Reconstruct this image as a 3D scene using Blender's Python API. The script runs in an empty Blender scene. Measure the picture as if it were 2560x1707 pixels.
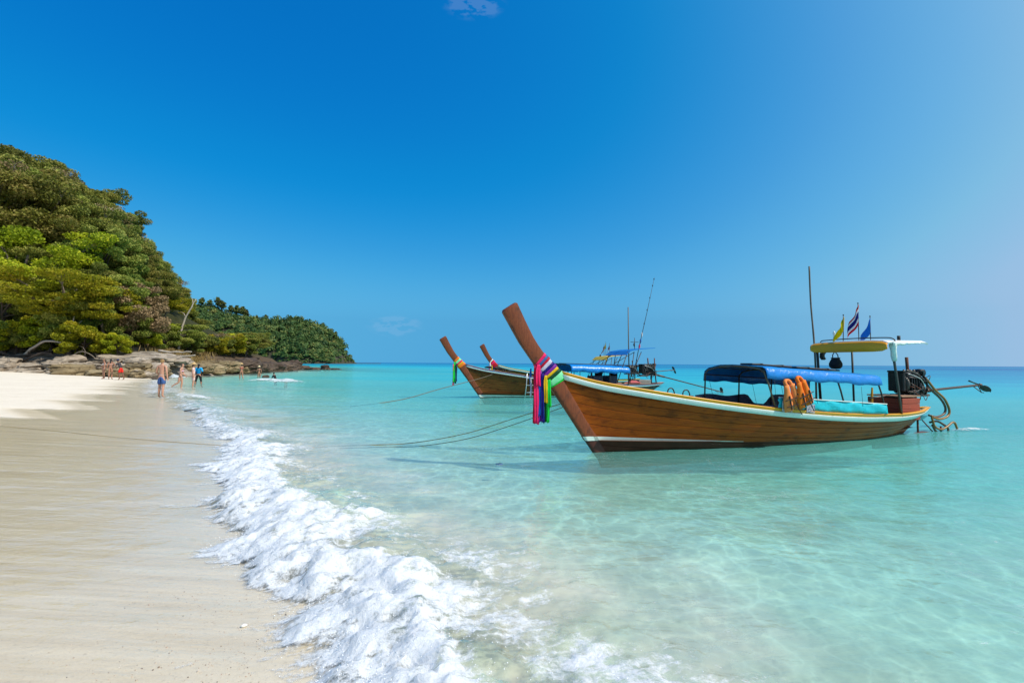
import bpy, math, random
import numpy as np
from mathutils import Vector, Matrix, noise as mnoise

PI = math.pi
R = math.radians
scene = bpy.context.scene
COL = scene.collection
# ------------------------------------------------------------------ camera, sky, sun, exposure
CAM_Z = 1.65
cam_d = bpy.data.cameras.new('camera')
cam_d.lens = 17.0
cam_d.sensor_width = 36.0
cam_d.clip_start = 0.05
cam_d.clip_end = 40000
cam = bpy.data.objects.new('camera', cam_d)
COL.objects.link(cam)
cam.location = (0, 0, CAM_Z)
PITCH = math.atan((908 - 853.5) / (17 / 36 * 2560))
cam.rotation_mode = 'QUATERNION'
cam.rotation_quaternion = (Matrix.Rotation(PI / 2 + PITCH, 3, 'X') @ Matrix.Rotation(R(0.36), 3, 'Z')).to_quaternion()
scene.camera = cam

SUN_EL = R(49.0)
SUN_H = Vector((0.92, -0.39, 0)).normalized()
SUN_DIR = Vector((SUN_H.x * math.cos(SUN_EL), SUN_H.y * math.cos(SUN_EL), math.sin(SUN_EL)))
world = bpy.data.worlds.new('World')
scene.world = world
world.use_nodes = True
wn, wl = world.node_tree.nodes, world.node_tree.links
wn.clear()
sky = wn.new('ShaderNodeTexSky')
sky.sky_type = 'NISHITA'
sky.sun_disc = False
sky.sun_elevation = SUN_EL
sky.sun_rotation = math.atan2(SUN_H.x, SUN_H.y)
sky.air_density = 0.5
sky.dust_density = 4.0
sky.ozone_density = 2.0
sky.altitude = 0
def wmath(op, a, b=None, c=None):
    n = wn.new('ShaderNodeMath'); n.operation = op
    for i, v in enumerate((a, b, c)):
        if v is None: continue
        if isinstance(v, (int, float)): n.inputs[i].default_value = v
        else: wl.new(v, n.inputs[i])
    return n.outputs[0]
# one colour grade over the whole sky: the photograph was taken through a polariser, deep blue and little red
_tc = wn.new('ShaderNodeTexCoord'); _sx = wn.new('ShaderNodeSeparateXYZ'); _cx = wn.new('ShaderNodeCombineXYZ')
wl.new(_tc.outputs['Generated'], _sx.inputs[0])
wl.new(_sx.outputs[0], _cx.inputs[0]); wl.new(_sx.outputs[1], _cx.inputs[1]); wl.new(wmath('MAXIMUM', _sx.outputs[2], 0.085), _cx.inputs[2])
wl.new(_cx.outputs[0], sky.inputs[0])
ssep = wn.new('ShaderNodeSeparateColor'); wl.new(sky.outputs[0], ssep.inputs[0])
scomb = wn.new('ShaderNodeCombineColor')
for _i, _st in enumerate(([(0, 0), (.088, 0), (.11, .03), (.135, .08), (.165, .15), (.19, .23), (.22, .31), (.4, .48), (1, .75)],
                          [(0, .10), (.09, .17), (.12, .235), (.165, .35), (.20, .45), (.23, .51), (.4, .62), (1, .8)],
                          [(0, .40), (.155, .555), (.205, .64), (.25, .715), (.30, .77), (.5, .82), (1, .92)])):
    _rp = wn.new('ShaderNodeValToRGB'); _rp.color_ramp.interpolation = 'B_SPLINE'
    while len(_rp.color_ramp.elements) < len(_st): _rp.color_ramp.elements.new(.5)
    for _e, (_p, _v) in zip(_rp.color_ramp.elements, _st):
        _e.position = _p; _e.color = (_v, _v, _v, 1)
    wl.new(wmath('MULTIPLY', ssep.outputs[_i], 0.1), _rp.inputs[0])
    wl.new(wmath('MULTIPLY', _rp.outputs[0], 10.0), scomb.inputs[_i])
# thin wisps of cloud: fine noise on the view direction, cut to two small banks
geo = wn.new('ShaderNodeTexCoord')
wmap = wn.new('ShaderNodeMapping'); wmap.inputs['Scale'].default_value = (22, 22, 60)
wl.new(geo.outputs['Generated'], wmap.inputs['Vector'])
wno = wn.new('ShaderNodeTexNoise'); wno.inputs['Scale'].default_value = 1.6; wno.inputs['Detail'].default_value = 4
wno.inputs['Roughness'].default_value = 0.55
wl.new(wmap.outputs[0], wno.inputs['Vector'])
sepw = wn.new('ShaderNodeSeparateXYZ'); wl.new(geo.outputs['Generated'], sepw.inputs[0])
def bank(dx, dz, rx, rz):
    ax = wmath('DIVIDE', sepw.outputs[0], sepw.outputs[1])
    az = wmath('DIVIDE', sepw.outputs[2], sepw.outputs[1])
    ux = wmath('DIVIDE', wmath('SUBTRACT', ax, dx), rx)
    uz = wmath('DIVIDE', wmath('SUBTRACT', az, dz), rz)
    r2 = wmath('ADD', wmath('MULTIPLY', ux, ux), wmath('MULTIPLY', uz, uz))
    m = wmath('SUBTRACT', 1.0, r2)
    m = wmath('POWER', wmath('MAXIMUM', m, 0.0), 2.0)
    return wmath('MULTIPLY', m, wmath('GREATER_THAN', sepw.outputs[1], 0.05))
cm = wmath('ADD', bank(-0.243, 0.076, 0.065, 0.026), bank(-0.085, 0.765, 0.075, 0.04))
cn = wmath('MULTIPLY', wmath('MAXIMUM', wmath('SUBTRACT', wno.outputs[0], 0.44), 0.0), 2.4)
cf = wmath('MINIMUM', wmath('MULTIPLY', cm, cn), 0.10)
cmix = wn.new('ShaderNodeMixRGB')
wl.new(cf, cmix.inputs['Fac'])
wl.new(scomb.outputs[0], cmix.inputs['Color1'])
cmix.inputs['Color2'].default_value = (5.0, 6.4, 8.8, 1)
bg = wn.new('ShaderNodeBackground')
bg.inputs['Strength'].default_value = 0.09
wl.new(cmix.outputs[0], bg.inputs['Color'])
wo = wn.new('ShaderNodeOutputWorld')
wl.new(bg.outputs[0], wo.inputs['Surface'])

sun_d = bpy.data.lights.new('sun', 'SUN')
sun_d.energy = 4.2
sun_d.angle = R(0.53)
sun_d.color = (1.0, 0.95, 0.86)
sun = bpy.data.objects.new('sun', sun_d)
COL.objects.link(sun)
sun.location = (30, -10, 50)
sun.rotation_mode = 'QUATERNION'
sun.rotation_quaternion = SUN_DIR.to_track_quat('Z', 'Y')

vs = scene.view_settings
vs.view_transform = 'Standard'
vs.look = 'None'
vs.exposure = 0.12
vs.gamma = 1.0
vs.use_curve_mapping = False
scene.render.engine = 'CYCLES'
cy = scene.cycles
cy.use_denoising = True
cy.max_bounces = 8
cy.diffuse_bounces = 3
cy.glossy_bounces = 3
cy.transmission_bounces = 4
cy.transparent_max_bounces = 12
cy.sample_clamp_indirect = 6.0
cy.sample_clamp_direct = 0.0
cy.caustics_reflective = False
cy.caustics_refractive = False

# ------------------------------------------------------------------ numpy noise
def _h(ix, iy, iz, seed):
    n = (ix.astype(np.int64) * 374761393 + iy.astype(np.int64) * 668265263 + iz.astype(np.int64) * 2147483647 + seed * 974634777) & 0xFFFFFFFF
    n = ((n ^ (n >> 13)) * 1274126177) & 0xFFFFFFFF
    n = ((n ^ (n >> 16)) * 2246822519) & 0xFFFFFFFF
    return ((n ^ (n >> 15)) & 0xFFFFFF) / float(0xFFFFFF)
def vn2(x, y, seed=0):
    x = np.asarray(x, float); y = np.asarray(y, float)
    ix, iy = np.floor(x), np.floor(y)
    fx, fy = x - ix, y - iy
    fx = fx * fx * fx * (fx * (fx * 6 - 15) + 10); fy = fy * fy * fy * (fy * (fy * 6 - 15) + 10)
    z = np.zeros_like(ix)
    a, b = _h(ix, iy, z, seed), _h(ix + 1, iy, z, seed)
    c, d = _h(ix, iy + 1, z, seed), _h(ix + 1, iy + 1, z, seed)
    return (a + (b - a) * fx) + ((c + (d - c) * fx) - (a + (b - a) * fx)) * fy
def fbm(x, y, seed=0, octv=4, gain=0.5, lac=2.03):
    s = 0; a = 1; t = 0
    for o in range(octv):
        s = s + a * vn2(x, y, seed + o * 17); t += a
        x = x * lac + 3.7; y = y * lac + 1.9; a *= gain
    return s / t
def sstep(a, b, x):
    t = np.clip((x - a) / (b - a), 0, 1)
    return t * t * (3 - 2 * t)
def vn3(p, s=1.0):
    return mnoise.noise(Vector((p[0] * s, p[1] * s, p[2] * s)))

# ------------------------------------------------------------------ mesh helpers
class MB:
    def __init__(self):
        self.v = []; self.f = []; self.mi = []; self.uv = None
    def add(self, vs, fs, m=0):
        o = len(self.v)
        self.v += [tuple(p) for p in vs]
        for f in fs:
            self.f.append(tuple(i + o for i in f)); self.mi.append(m)
        return self
    def grid(self, P, cu=False, cv=False, m=0):
        nu, nv = len(P), len(P[0])
        vs = [p for row in P for p in row]
        fs = []
        for i in range(nu if cu else nu - 1):
            for j in range(nv if cv else nv - 1):
                a = i * nv + j; b = ((i + 1) % nu) * nv + j
                c = ((i + 1) % nu) * nv + (j + 1) % nv; d = i * nv + (j + 1) % nv
                fs.append((a, b, c, d))
        return self.add(vs, fs, m)
    def tube(self, path, rad, n=8, cap=True, m=0, flat=1.0):
        path = [Vector(p) for p in path]
        if not hasattr(rad, '__len__'): rad = [rad] * len(path)
        rows = []
        up = None
        for i, p in enumerate(path):
            a = path[max(i - 1, 0)]; b = path[min(i + 1, len(path) - 1)]
            t = (b - a)
            t = t.normalized() if t.length > 1e-9 else Vector((0, 0, 1))
            if up is None:
                up = Vector((0, 0, 1)) if abs(t.z) < 0.9 else Vector((1, 0, 0))
            x = t.cross(up)
            x = x.normalized() if x.length > 1e-6 else Vector((1, 0, 0))
            y = x.cross(t).normalized(); up = y
            rows.append([p + (x * math.cos(2 * PI * k / n) + y * flat * math.sin(2 * PI * k / n)) * rad[i] for k in range(n)])
        o = len(self.v)
        self.grid(rows, cv=True, m=m)
        if cap:
            e = o + (len(path) - 1) * n
            self.f.append(tuple(o + k for k in range(n))); self.mi.append(m)
            self.f.append(tuple(e + n - 1 - k for k in range(n))); self.mi.append(m)
        return self
    def box(self, c, s, M=None, bev=0.0, m=0):
        hx, hy, hz = s[0] / 2, s[1] / 2, s[2] / 2
        M = M or Matrix.Identity(3)
        c = Vector(c)
        if bev <= 0:
            vs = [c + M @ Vector((x * hx, y * hy, z * hz)) for z in (-1, 1) for y in (-1, 1) for x in (-1, 1)]
            return self.add(vs, [(0, 2, 3, 1), (4, 5, 7, 6), (0, 1, 5, 4), (2, 6, 7, 3), (0, 4, 6, 2), (1, 3, 7, 5)], m)
        b = min(bev, hx * .9, hy * .9, hz * .9)
        loops = []
        for z, ins in ((-hz, b), (-hz + b, 0), (hz - b, 0), (hz, b)):
            x, y = hx - ins, hy - ins
            k = b if ins == 0 else b * .6
            loops.append([c + M @ Vector(q + (z,)) for q in ((-x + k, -y), (x - k, -y), (x, -y + k), (x, y - k), (x - k, y), (-x + k, y), (-x, y - k), (-x, -y + k))])
        o = len(self.v)
        self.grid(loops, cv=True, m=m)
        self.f.append(tuple(o + 7 - k for k in range(8))); self.mi.append(m)
        self.f.append(tuple(o + 24 + k for k in range(8))); self.mi.append(m)
        return self
    def lathe(self, prof, c=(0, 0, 0), n=16, M=None, m=0):
        M = M or Matrix.Identity(3); c = Vector(c)
        rows = [[c + M @ Vector((r * math.cos(2 * PI * k / n), r * math.sin(2 * PI * k / n), z)) for k in range(n)] for r, z in prof]
        return self.grid(rows, cv=True, m=m)
    def sheet(self, P, th, m=0):
        """a cloth or board: grid P plus a back face th behind it, edges closed"""
        nu, nv = len(P), len(P[0])
        P = [[Vector(p) for p in r] for r in P]
        Q = []
        for i in range(nu):
            row = []
            for j in range(nv):
                a = P[min(i + 1, nu - 1)][j] - P[max(i - 1, 0)][j]
                b = P[i][min(j + 1, nv - 1)] - P[i][max(j - 1, 0)]
                nn = a.cross(b)
                nn = nn.normalized() if nn.length > 1e-9 else Vector((0, 0, 1))
                row.append(P[i][j] - nn * th)
            Q.append(row)
        o = len(self.v)
        self.grid(P, m=m)
        q = len(self.v)
        self.v += [tuple(p) for r in Q for p in r]
        def F(*a):
            self.f.append(a); self.mi.append(m)
        for i in range(nu - 1):
            for j in range(nv - 1):
                a = q + i * nv + j
                F(a, a + 1, a + nv + 1, a + nv)
        for i in range(nu - 1):
            a, b = i * nv, (i + 1) * nv
            F(o + a, q + a, q + b, o + b)
            a, b = i * nv + nv - 1, (i + 1) * nv + nv - 1
            F(o + a, o + b, q + b, q + a)
        for j in range(nv - 1):
            F(o + j, o + j + 1, q + j + 1, q + j)
            a = (nu - 1) * nv + j
            F(o + a, q + a, q + a + 1, o + a + 1)
        return self
    def build(self, name, mat, parent=None, off=None, smooth=True, sharp=None):
        me = bpy.data.meshes.new(name)
        vs = self.v
        if off is not None:
            vs = [(p[0] - off[0], p[1] - off[1], p[2] - off[2]) for p in vs]
        me.from_pydata(vs, [], self.f)
        mats = mat if isinstance(mat, (list, tuple)) else [mat]
        for mm in mats: me.materials.append(mm)
        if len(mats) > 1:
            me.polygons.foreach_set('material_index', self.mi)
        me.polygons.foreach_set('use_smooth', [smooth] * len(self.f))
        if smooth and sharp is not None:
            me.set_sharp_from_angle(angle=R(sharp))
        me.update()
        o = bpy.data.objects.new(name, me)
        COL.objects.link(o)
        if parent is not None: o.parent = parent
        return o

def tag(o, label=None, cat=None, group=None, kind=None):
    if label: o['label'] = label
    if cat: o['category'] = cat
    if group: o['group'] = group
    if kind: o['kind'] = kind
    return o
class Frame:
    """a local frame standing in the world (a boat's, a person's)"""
    def __init__(self, loc, rz):
        self.loc = Vector(loc); self.rz = rz
        self.M = Matrix.Translation(self.loc) @ Matrix.Rotation(rz, 4, 'Z')
    def w(self, p): return self.M @ Vector(p)
def thing(name, frame, base, label, cat, group=None):
    o = bpy.data.objects.new(name, None)
    o.empty_display_size = 0.2
    COL.objects.link(o)
    o.location = frame.w(base); o.rotation_euler = (0, 0, frame.rz)
    return tag(o, label, cat, group)
def smoothpath(pts, n=8):
    """Catmull-Rom through pts"""
    pts = [Vector(p) for p in pts]; out = []
    for i in range(len(pts) - 1):
        p0 = pts[max(i - 1, 0)]; p1 = pts[i]; p2 = pts[i + 1]; p3 = pts[min(i + 2, len(pts) - 1)]
        for k in range(n):
            t = k / n
            out.append(0.5 * ((2 * p1) + (p2 - p0) * t + (2 * p0 - 5 * p1 + 4 * p2 - p3) * t * t + (3 * p1 - p0 - 3 * p2 + p3) * t ** 3))
    out.append(pts[-1])
    return out

# ------------------------------------------------------------------ material helpers
class NT:
    def __init__(self, name):
        self.m = bpy.data.materials.new(name); self.m.use_nodes = True
        self.t = self.m.node_tree; self.t.nodes.clear()
    def n(self, ty, **kw):
        nd = self.t.nodes.new(ty)
        for k, v in kw.items(): setattr(nd, k, v)
        return nd
    def l(self, a, b): self.t.links.new(a, b)
    def set(self, inp, v):
        if isinstance(v, bpy.types.NodeSocket): self.l(v, inp)
        elif isinstance(v, tuple) and len(v) == 3 and inp.type == 'RGBA': inp.default_value = (*v, 1)
        else: inp.default_value = v
    def math(self, op, a, b=None, c=None, clamp=False):
        nd = self.n('ShaderNodeMath', operation=op, use_clamp=clamp)
        for i, v in enumerate((a, b, c)):
            if v is not None: self.set(nd.inputs[i], v)
        return nd.outputs[0]
    def mix(self, f, a, b, ty='MIX'):
        nd = self.n('ShaderNodeMixRGB', blend_type=ty)
        self.set(nd.inputs[0], f); self.set(nd.inputs[1], a); self.set(nd.inputs[2], b)
        return nd.outputs[0]
    def ramp(self, f, stops, interp='LINEAR'):
        nd = self.n('ShaderNodeValToRGB')
        cr = nd.color_ramp; cr.interpolation = interp
        while len(cr.elements) < len(stops): cr.elements.new(0.5)
        for e, (p, c) in zip(cr.elements, stops):
            e.position = p; e.color = (*c, 1) if len(c) == 3 else c
        self.set(nd.inputs[0], f)
        return nd.outputs[0]
    def rng(self, v, a, b, c=0.0, d=1.0, smooth=False):
        nd = self.n('ShaderNodeMapRange', interpolation_type='SMOOTHSTEP' if smooth else 'LINEAR')
        self.set(nd.inputs[0], v)
        for i, q in enumerate((a, b, c, d)): self.set(nd.inputs[i + 1], q)
        return nd.outputs[0]
    def coord(self, which='Object', scale=(1, 1, 1), rot=(0, 0, 0)):
        tc = self.n('ShaderNodeTexCoord')
        mp = self.n('ShaderNodeMapping')
        mp.inputs['Scale'].default_value = scale; mp.inputs['Rotation'].default_value = rot
        self.l(tc.outputs[which], mp.inputs['Vector'])
        return mp.outputs[0]
    def pos(self, scale=(1, 1, 1), rot=(0, 0, 0)):
        g = self.n('ShaderNodeNewGeometry'); mp = self.n('ShaderNodeMapping')
        mp.inputs['Scale'].default_value = scale; mp.inputs['Rotation'].default_value = rot
        self.l(g.outputs['Position'], mp.inputs['Vector'])
        return mp.outputs[0]
    def noise(self, vec, scale, detail=4, rough=0.5, dist=0.0, out=0):
        nd = self.n('ShaderNodeTexNoise')
        nd.inputs['Scale'].default_value = scale; nd.inputs['Detail'].default_value = detail
        nd.inputs['Roughness'].default_value = rough; nd.inputs['Distortion'].default_value = dist
        self.l(vec, nd.inputs['Vector'])
        return nd.outputs[out]
    def attr(self, name, out='Fac'):
        nd = self.n('ShaderNodeAttribute'); nd.attribute_name = name
        return nd.outputs[out]
    def bump(self, h, strength=0.3, dist=0.01, normal=None):
        nd = self.n('ShaderNodeBump')
        nd.inputs['Strength'].default_value = strength; nd.inputs['Distance'].default_value = dist
        self.l(h, nd.inputs['Height'])
        if normal is not None: self.l(normal, nd.inputs['Normal'])
        return nd.outputs[0]
    def principled(self, **kw):
        nd = self.n('ShaderNodeBsdfPrincipled')
        for k, v in kw.items(): self.set(nd.inputs[k.replace('_', ' ')], v)
        return nd.outputs[0]
    def out(self, sh, vol=None):
        o = self.n('ShaderNodeOutputMaterial')
        if sh is not None: self.l(sh, o.inputs['Surface'])
        if vol is not None: self.l(vol, o.inputs['Volume'])
        return self.m

def plain(name, col, rough=0.6, metal=0.0, var=0.18, scale=6.0, bump=0.15, bscale=None, dirt=None, spec=0.5, sheen=0.0):
    t = NT(name)
    c = t.coord('Object')
    n1 = t.noise(c, scale, 5, 0.6)
    f = t.rng(n1, 0.3, 0.7)
    a = tuple(x * (1 - var) for x in col); b = tuple(min(1, x * (1 + var)) for x in col)
    base = t.mix(f, a, b)
    if dirt:
        n2 = t.noise(c, scale * 0.6, 6, 0.7)
        base = t.mix(t.rng(n2, 0.55, 0.72), base, dirt)
    r = t.rng(n1, 0.2, 0.8, max(rough - .1, .02), min(rough + .1, 1))
    n3 = t.noise(c, bscale or scale * 8, 4, 0.6)
    sh = t.principled(Base_Color=base, Roughness=r, Metallic=metal, Normal=t.bump(n3, bump, 0.01), Specular_IOR_Level=spec)
    return t.out(sh)

def cloth(name, col, rough=0.8, transl=0.25, fold=0.25, gloss=False):
    t = NT(name)
    c = t.coord('Object')
    n1 = t.noise(c, 9, 4, 0.55)
    base = t.mix(t.rng(n1, .3, .7), tuple(x * .86 for x in col), tuple(min(1, x * 1.08) for x in col))
    nb = t.noise(c, 5, 5, 0.6, 0.6)
    bp = t.bump(nb, fold, 0.05)
    p = t.principled(Base_Color=base, Roughness=0.3 if gloss else rough, Normal=bp, Specular_IOR_Level=0.5 if gloss else 0.2)
    tr = t.n('ShaderNodeBsdfTranslucent'); t.set(tr.inputs[0], base)
    mx = t.n('ShaderNodeMixShader'); mx.inputs[0].default_value = transl
    t.l(p, mx.inputs[1]); t.l(tr.outputs[0], mx.inputs[2])
    return t.out(mx.outputs[0])

M = {}
# ------------------------------------------------------------------ the shore
G_Y = np.array([-40, -10, 0.5, 2.6, 3.3, 4.3, 5.2, 6.3, 7.5, 10.8, 14.2, 18.5, 23, 32, 46, 73, 100, 130, 180, 300, 450, 560, 9000.])
G_X = np.array([14, 3.9, 0.5, -0.18, -0.38, -1.08, -1.98, -2.85, -3.55, -5.6, -8.4, -12, -16, -23, -33, -39, -45, -60, -110, -260, -480, -2500, -14000.])
_yy = np.concatenate([np.arange(-40, 60, 0.1), np.arange(60, 600, 1.0), np.arange(600, 9000, 50.0)])
_gg = np.interp(_yy, G_Y, G_X)
_k = np.ones(15) / 15
_gg[:1000] = np.convolve(np.pad(_gg[:1000], 7, mode='edge'), _k, 'valid')
_gd = np.gradient(_gg, _yy)
def crest(y): return np.interp(y, _yy, _gg)
def shore_d(x, y):
    """distance seaward (+) of the line of the breaking wave"""
    return (x - crest(y)) / np.sqrt(1 + np.interp(y, _yy, _gd) ** 2)
D_T = np.array([-200, -30, -12, -8, -4.5, -2, -.5, 0, 1, 2, 4, 8, 15, 30, 60, 120, 300, 6000.])
Z_T = np.array([2.0, 1.3, .62, .42, .22, .10, .02, -.05, -.14, -.21, -.34, -.55, -.9, -1.6, -3.0, -5.5, -9.5, -12.])
def sand_z(x, y):
    d = shore_d(x, y)
    z = np.interp(d, D_T, Z_T)
    near = np.exp(-np.clip(np.abs(d), 0, 99) / 12)
    z = z + near * 0.05 * (fbm(x * .35, y * .35, 5, 3) - .5)
    z = z + (fbm(x * 1.6, y * 1.6, 6, 3) - .5) * .06 * (1 - sstep(-7, -3.4, d)) * np.exp(-np.clip(y, 0, 500) / 60)
    rip = (fbm(x * 1.2 + y * .9, y * .5 - x * .3, 8, 3) - .5) * 0.03
    z = z + rip * sstep(.5, 3, d) * near
    return z
def axis(lo, hi, a, b, step, grow):
    """coordinates from lo to hi, evenly spaced between a and b, opening up outside"""
    mid = list(np.arange(a, b, step))
    up = []; x = b; s = step
    while x < hi:
        up.append(x); s *= grow; x += s
    up.append(hi)
    dn = []; x = a; s = step
    while x > lo:
        s *= grow; x -= s; dn.append(max(x, lo))
    return np.array(sorted(set(dn)) + mid + up)
def sheet_mesh(name, xs, ys, Z, mat, attrs=None, uv=None, keep=None):
    nx, ny = len(xs), len(ys)
    X, Y = np.meshgrid(xs, ys)
    co = np.stack([X, Y, Z], -1).reshape(-1, 3)
    i, j = np.meshgrid(np.arange(nx - 1), np.arange(ny - 1))
    a = (j * nx + i).ravel()
    q = np.stack([a, a + 1, a + nx + 1, a + nx], -1)
    if keep is not None: q = q[keep.reshape(-1)[a]]
    me = bpy.data.meshes.new(name)
    me.vertices.add(len(co)); me.vertices.foreach_set('co', co.ravel())
    me.loops.add(q.size); me.loops.foreach_set('vertex_index', q.ravel().astype(np.int32))
    me.polygons.add(len(q))
    me.polygons.foreach_set('loop_start', np.arange(0, q.size, 4, dtype=np.int32))
    me.polygons.foreach_set('loop_total', np.full(len(q), 4, dtype=np.int32))
    me.polygons.foreach_set('use_smooth', np.ones(len(q), dtype=bool))
    for k, v in (attrs or {}).items():
        at = me.attributes.new(k, 'FLOAT', 'POINT'); at.data.foreach_set('value', np.asarray(v, np.float32).ravel())
    for k, v in (uv or {}).items():
        at = me.attributes.new(k, 'FLOAT_VECTOR', 'POINT'); at.data.foreach_set('vector', np.asarray(v, np.float32).ravel())
    me.update(calc_edges=True)
    me.materials.append(mat)
    o = bpy.data.objects.new(name, me); COL.objects.link(o)
    return o

# sand ---------------------------------------------------------------
def sand_mat():
    t = NT('sand')
    wet = t.attr('wet')
    flow = t.attr('flow', 'Vector')
    p = t.pos()
    def fl(sx, sy, sc, det, rg, dist=0.0):
        mp = t.n('ShaderNodeMapping'); mp.inputs['Scale'].default_value = (sx, sy, 1)
        t.l(flow, mp.inputs['Vector'])
        return t.noise(mp.outputs[0], sc, det, rg, dist)
    streak = fl(0.22, 3.2, 2.2, 5, 0.55, 0.35)
    streak2 = fl(0.5, 9.0, 2.6, 4, 0.5, 0.5)
    broad = t.noise(p, 0.55, 4, 0.55)
    grain = t.rng(t.noise(p, 85, 5, 0.85), .30, .70)
    grit = t.noise(p, 30, 6, 0.8)
    dry = t.mix(grain, (.62, .52, .395), (.80, .715, .58))
    dry = t.mix(t.rng(broad, .35, .7), dry, t.mix(grain, (.70, .60, .46), (.84, .76, .63)))
    wetc = t.mix(t.rng(streak, .36, .66), (.52, .385, .19), (.77, .645, .435))
    wetc = t.mix(t.math('MULTIPLY', t.rng(streak2, .55, .72), .55), wetc, (.72, .62, .46))
    wetc = t.mix(t.math('MULTIPLY', t.rng(streak2, .44, .30), .45), wetc, (.34, .235, .105))
    near = t.rng(t.attr('dist'), -4.2, -1.0)
    wetc = t.mix(t.math('MULTIPLY', near, .62), wetc, t.mix(t.rng(broad, .35, .65), (.72, .65, .52), (.82, .76, .635)))
    wetc = t.mix(t.math('MULTIPLY', t.rng(grit, .56, .70), .6), wetc, (.22, .17, .12))
    wetc = t.mix(t.math('MULTIPLY', t.rng(grit, .42, .30), .6), wetc, (.68, .60, .50))
    wetc = t.mix(.35, wetc, t.mix(grain, (.48, .375, .235), (.78, .68, .525)))
    bed = t.mix(t.rng(broad, .3, .7), (.60, .555, .455), (.70, .65, .55))
    wetc = t.mix(t.rng(t.attr('dist'), .3, 1.6), wetc, bed)
    col = t.mix(wet, dry, wetc)
    h = t.math('ADD', t.math('MULTIPLY', streak, .6), t.math('MULTIPLY', grit, .35))
    h = t.math('ADD', h, t.math('MULTIPLY', streak2, .35))
    nb = t.bump(h, 0.35, 0.018)
    nb = t.bump(grain, .25, .004, nb)
    pits = t.noise(p, 2.6, 5, .6)
    nb = t.bump(t.math('MULTIPLY', pits, t.rng(wet, .6, 0)), .6, .12, nb)
    col = t.mix(t.math('MULTIPLY', t.rng(pits, .58, .70), t.rng(wet, .7, 0, 0, .22)), col, (.52, .42, .29))
    rough = t.math('ADD', t.rng(wet, 0.0, 1.0, .95, .30), t.math('MULTIPLY', t.rng(streak, .3, .7), .14))
    sh = t.principled(Base_Color=col, Roughness=rough, Normal=nb, Specular_IOR_Level=t.rng(wet, 0, 1, .1, .42))
    return t.out(sh)
M['sand'] = sand_mat()
xs = axis(-7000, 7000, -9, 4, 0.09, 1.045)
ys = axis(-40, 9000, 1.6, 12, 0.09, 1.045)
X, Y = np.meshgrid(xs, ys)
SZ = sand_z(X, Y)
SD = shore_d(X, Y)
along = Y * 1.2
def wet_field(x, y):
    d = shore_d(x, y); al = y * 1.2
    ph = al * .20 + 1.6 * fbm(al * .12, al * 0, 9, 2)
    lobe = (fbm(al * .22, al * 0 + 3, 21, 3) - .5) * 2.4 + ((ph % 1.0) * 3.4 - 1.7)
    edge = np.interp(y, [0, 8, 11.8, 16.9, 27, 45], [-6.5, -5.4, -4.9, -3.6, -2.6, -2.2])
    return d - edge + lobe * np.interp(y, [5, 10, 16, 30], [.2, .35, .42, .4])
wet = sstep(-.22, .16, wet_field(X, Y))
beach = sheet_mesh('beach_sand', xs, ys, SZ, M['sand'], {'wet': wet, 'dist': SD}, {'flow': np.stack([SD, along, SD * 0], -1)})
tag(beach, 'pale sand beach running under the clear shallow water', 'sand', kind='structure')

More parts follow.
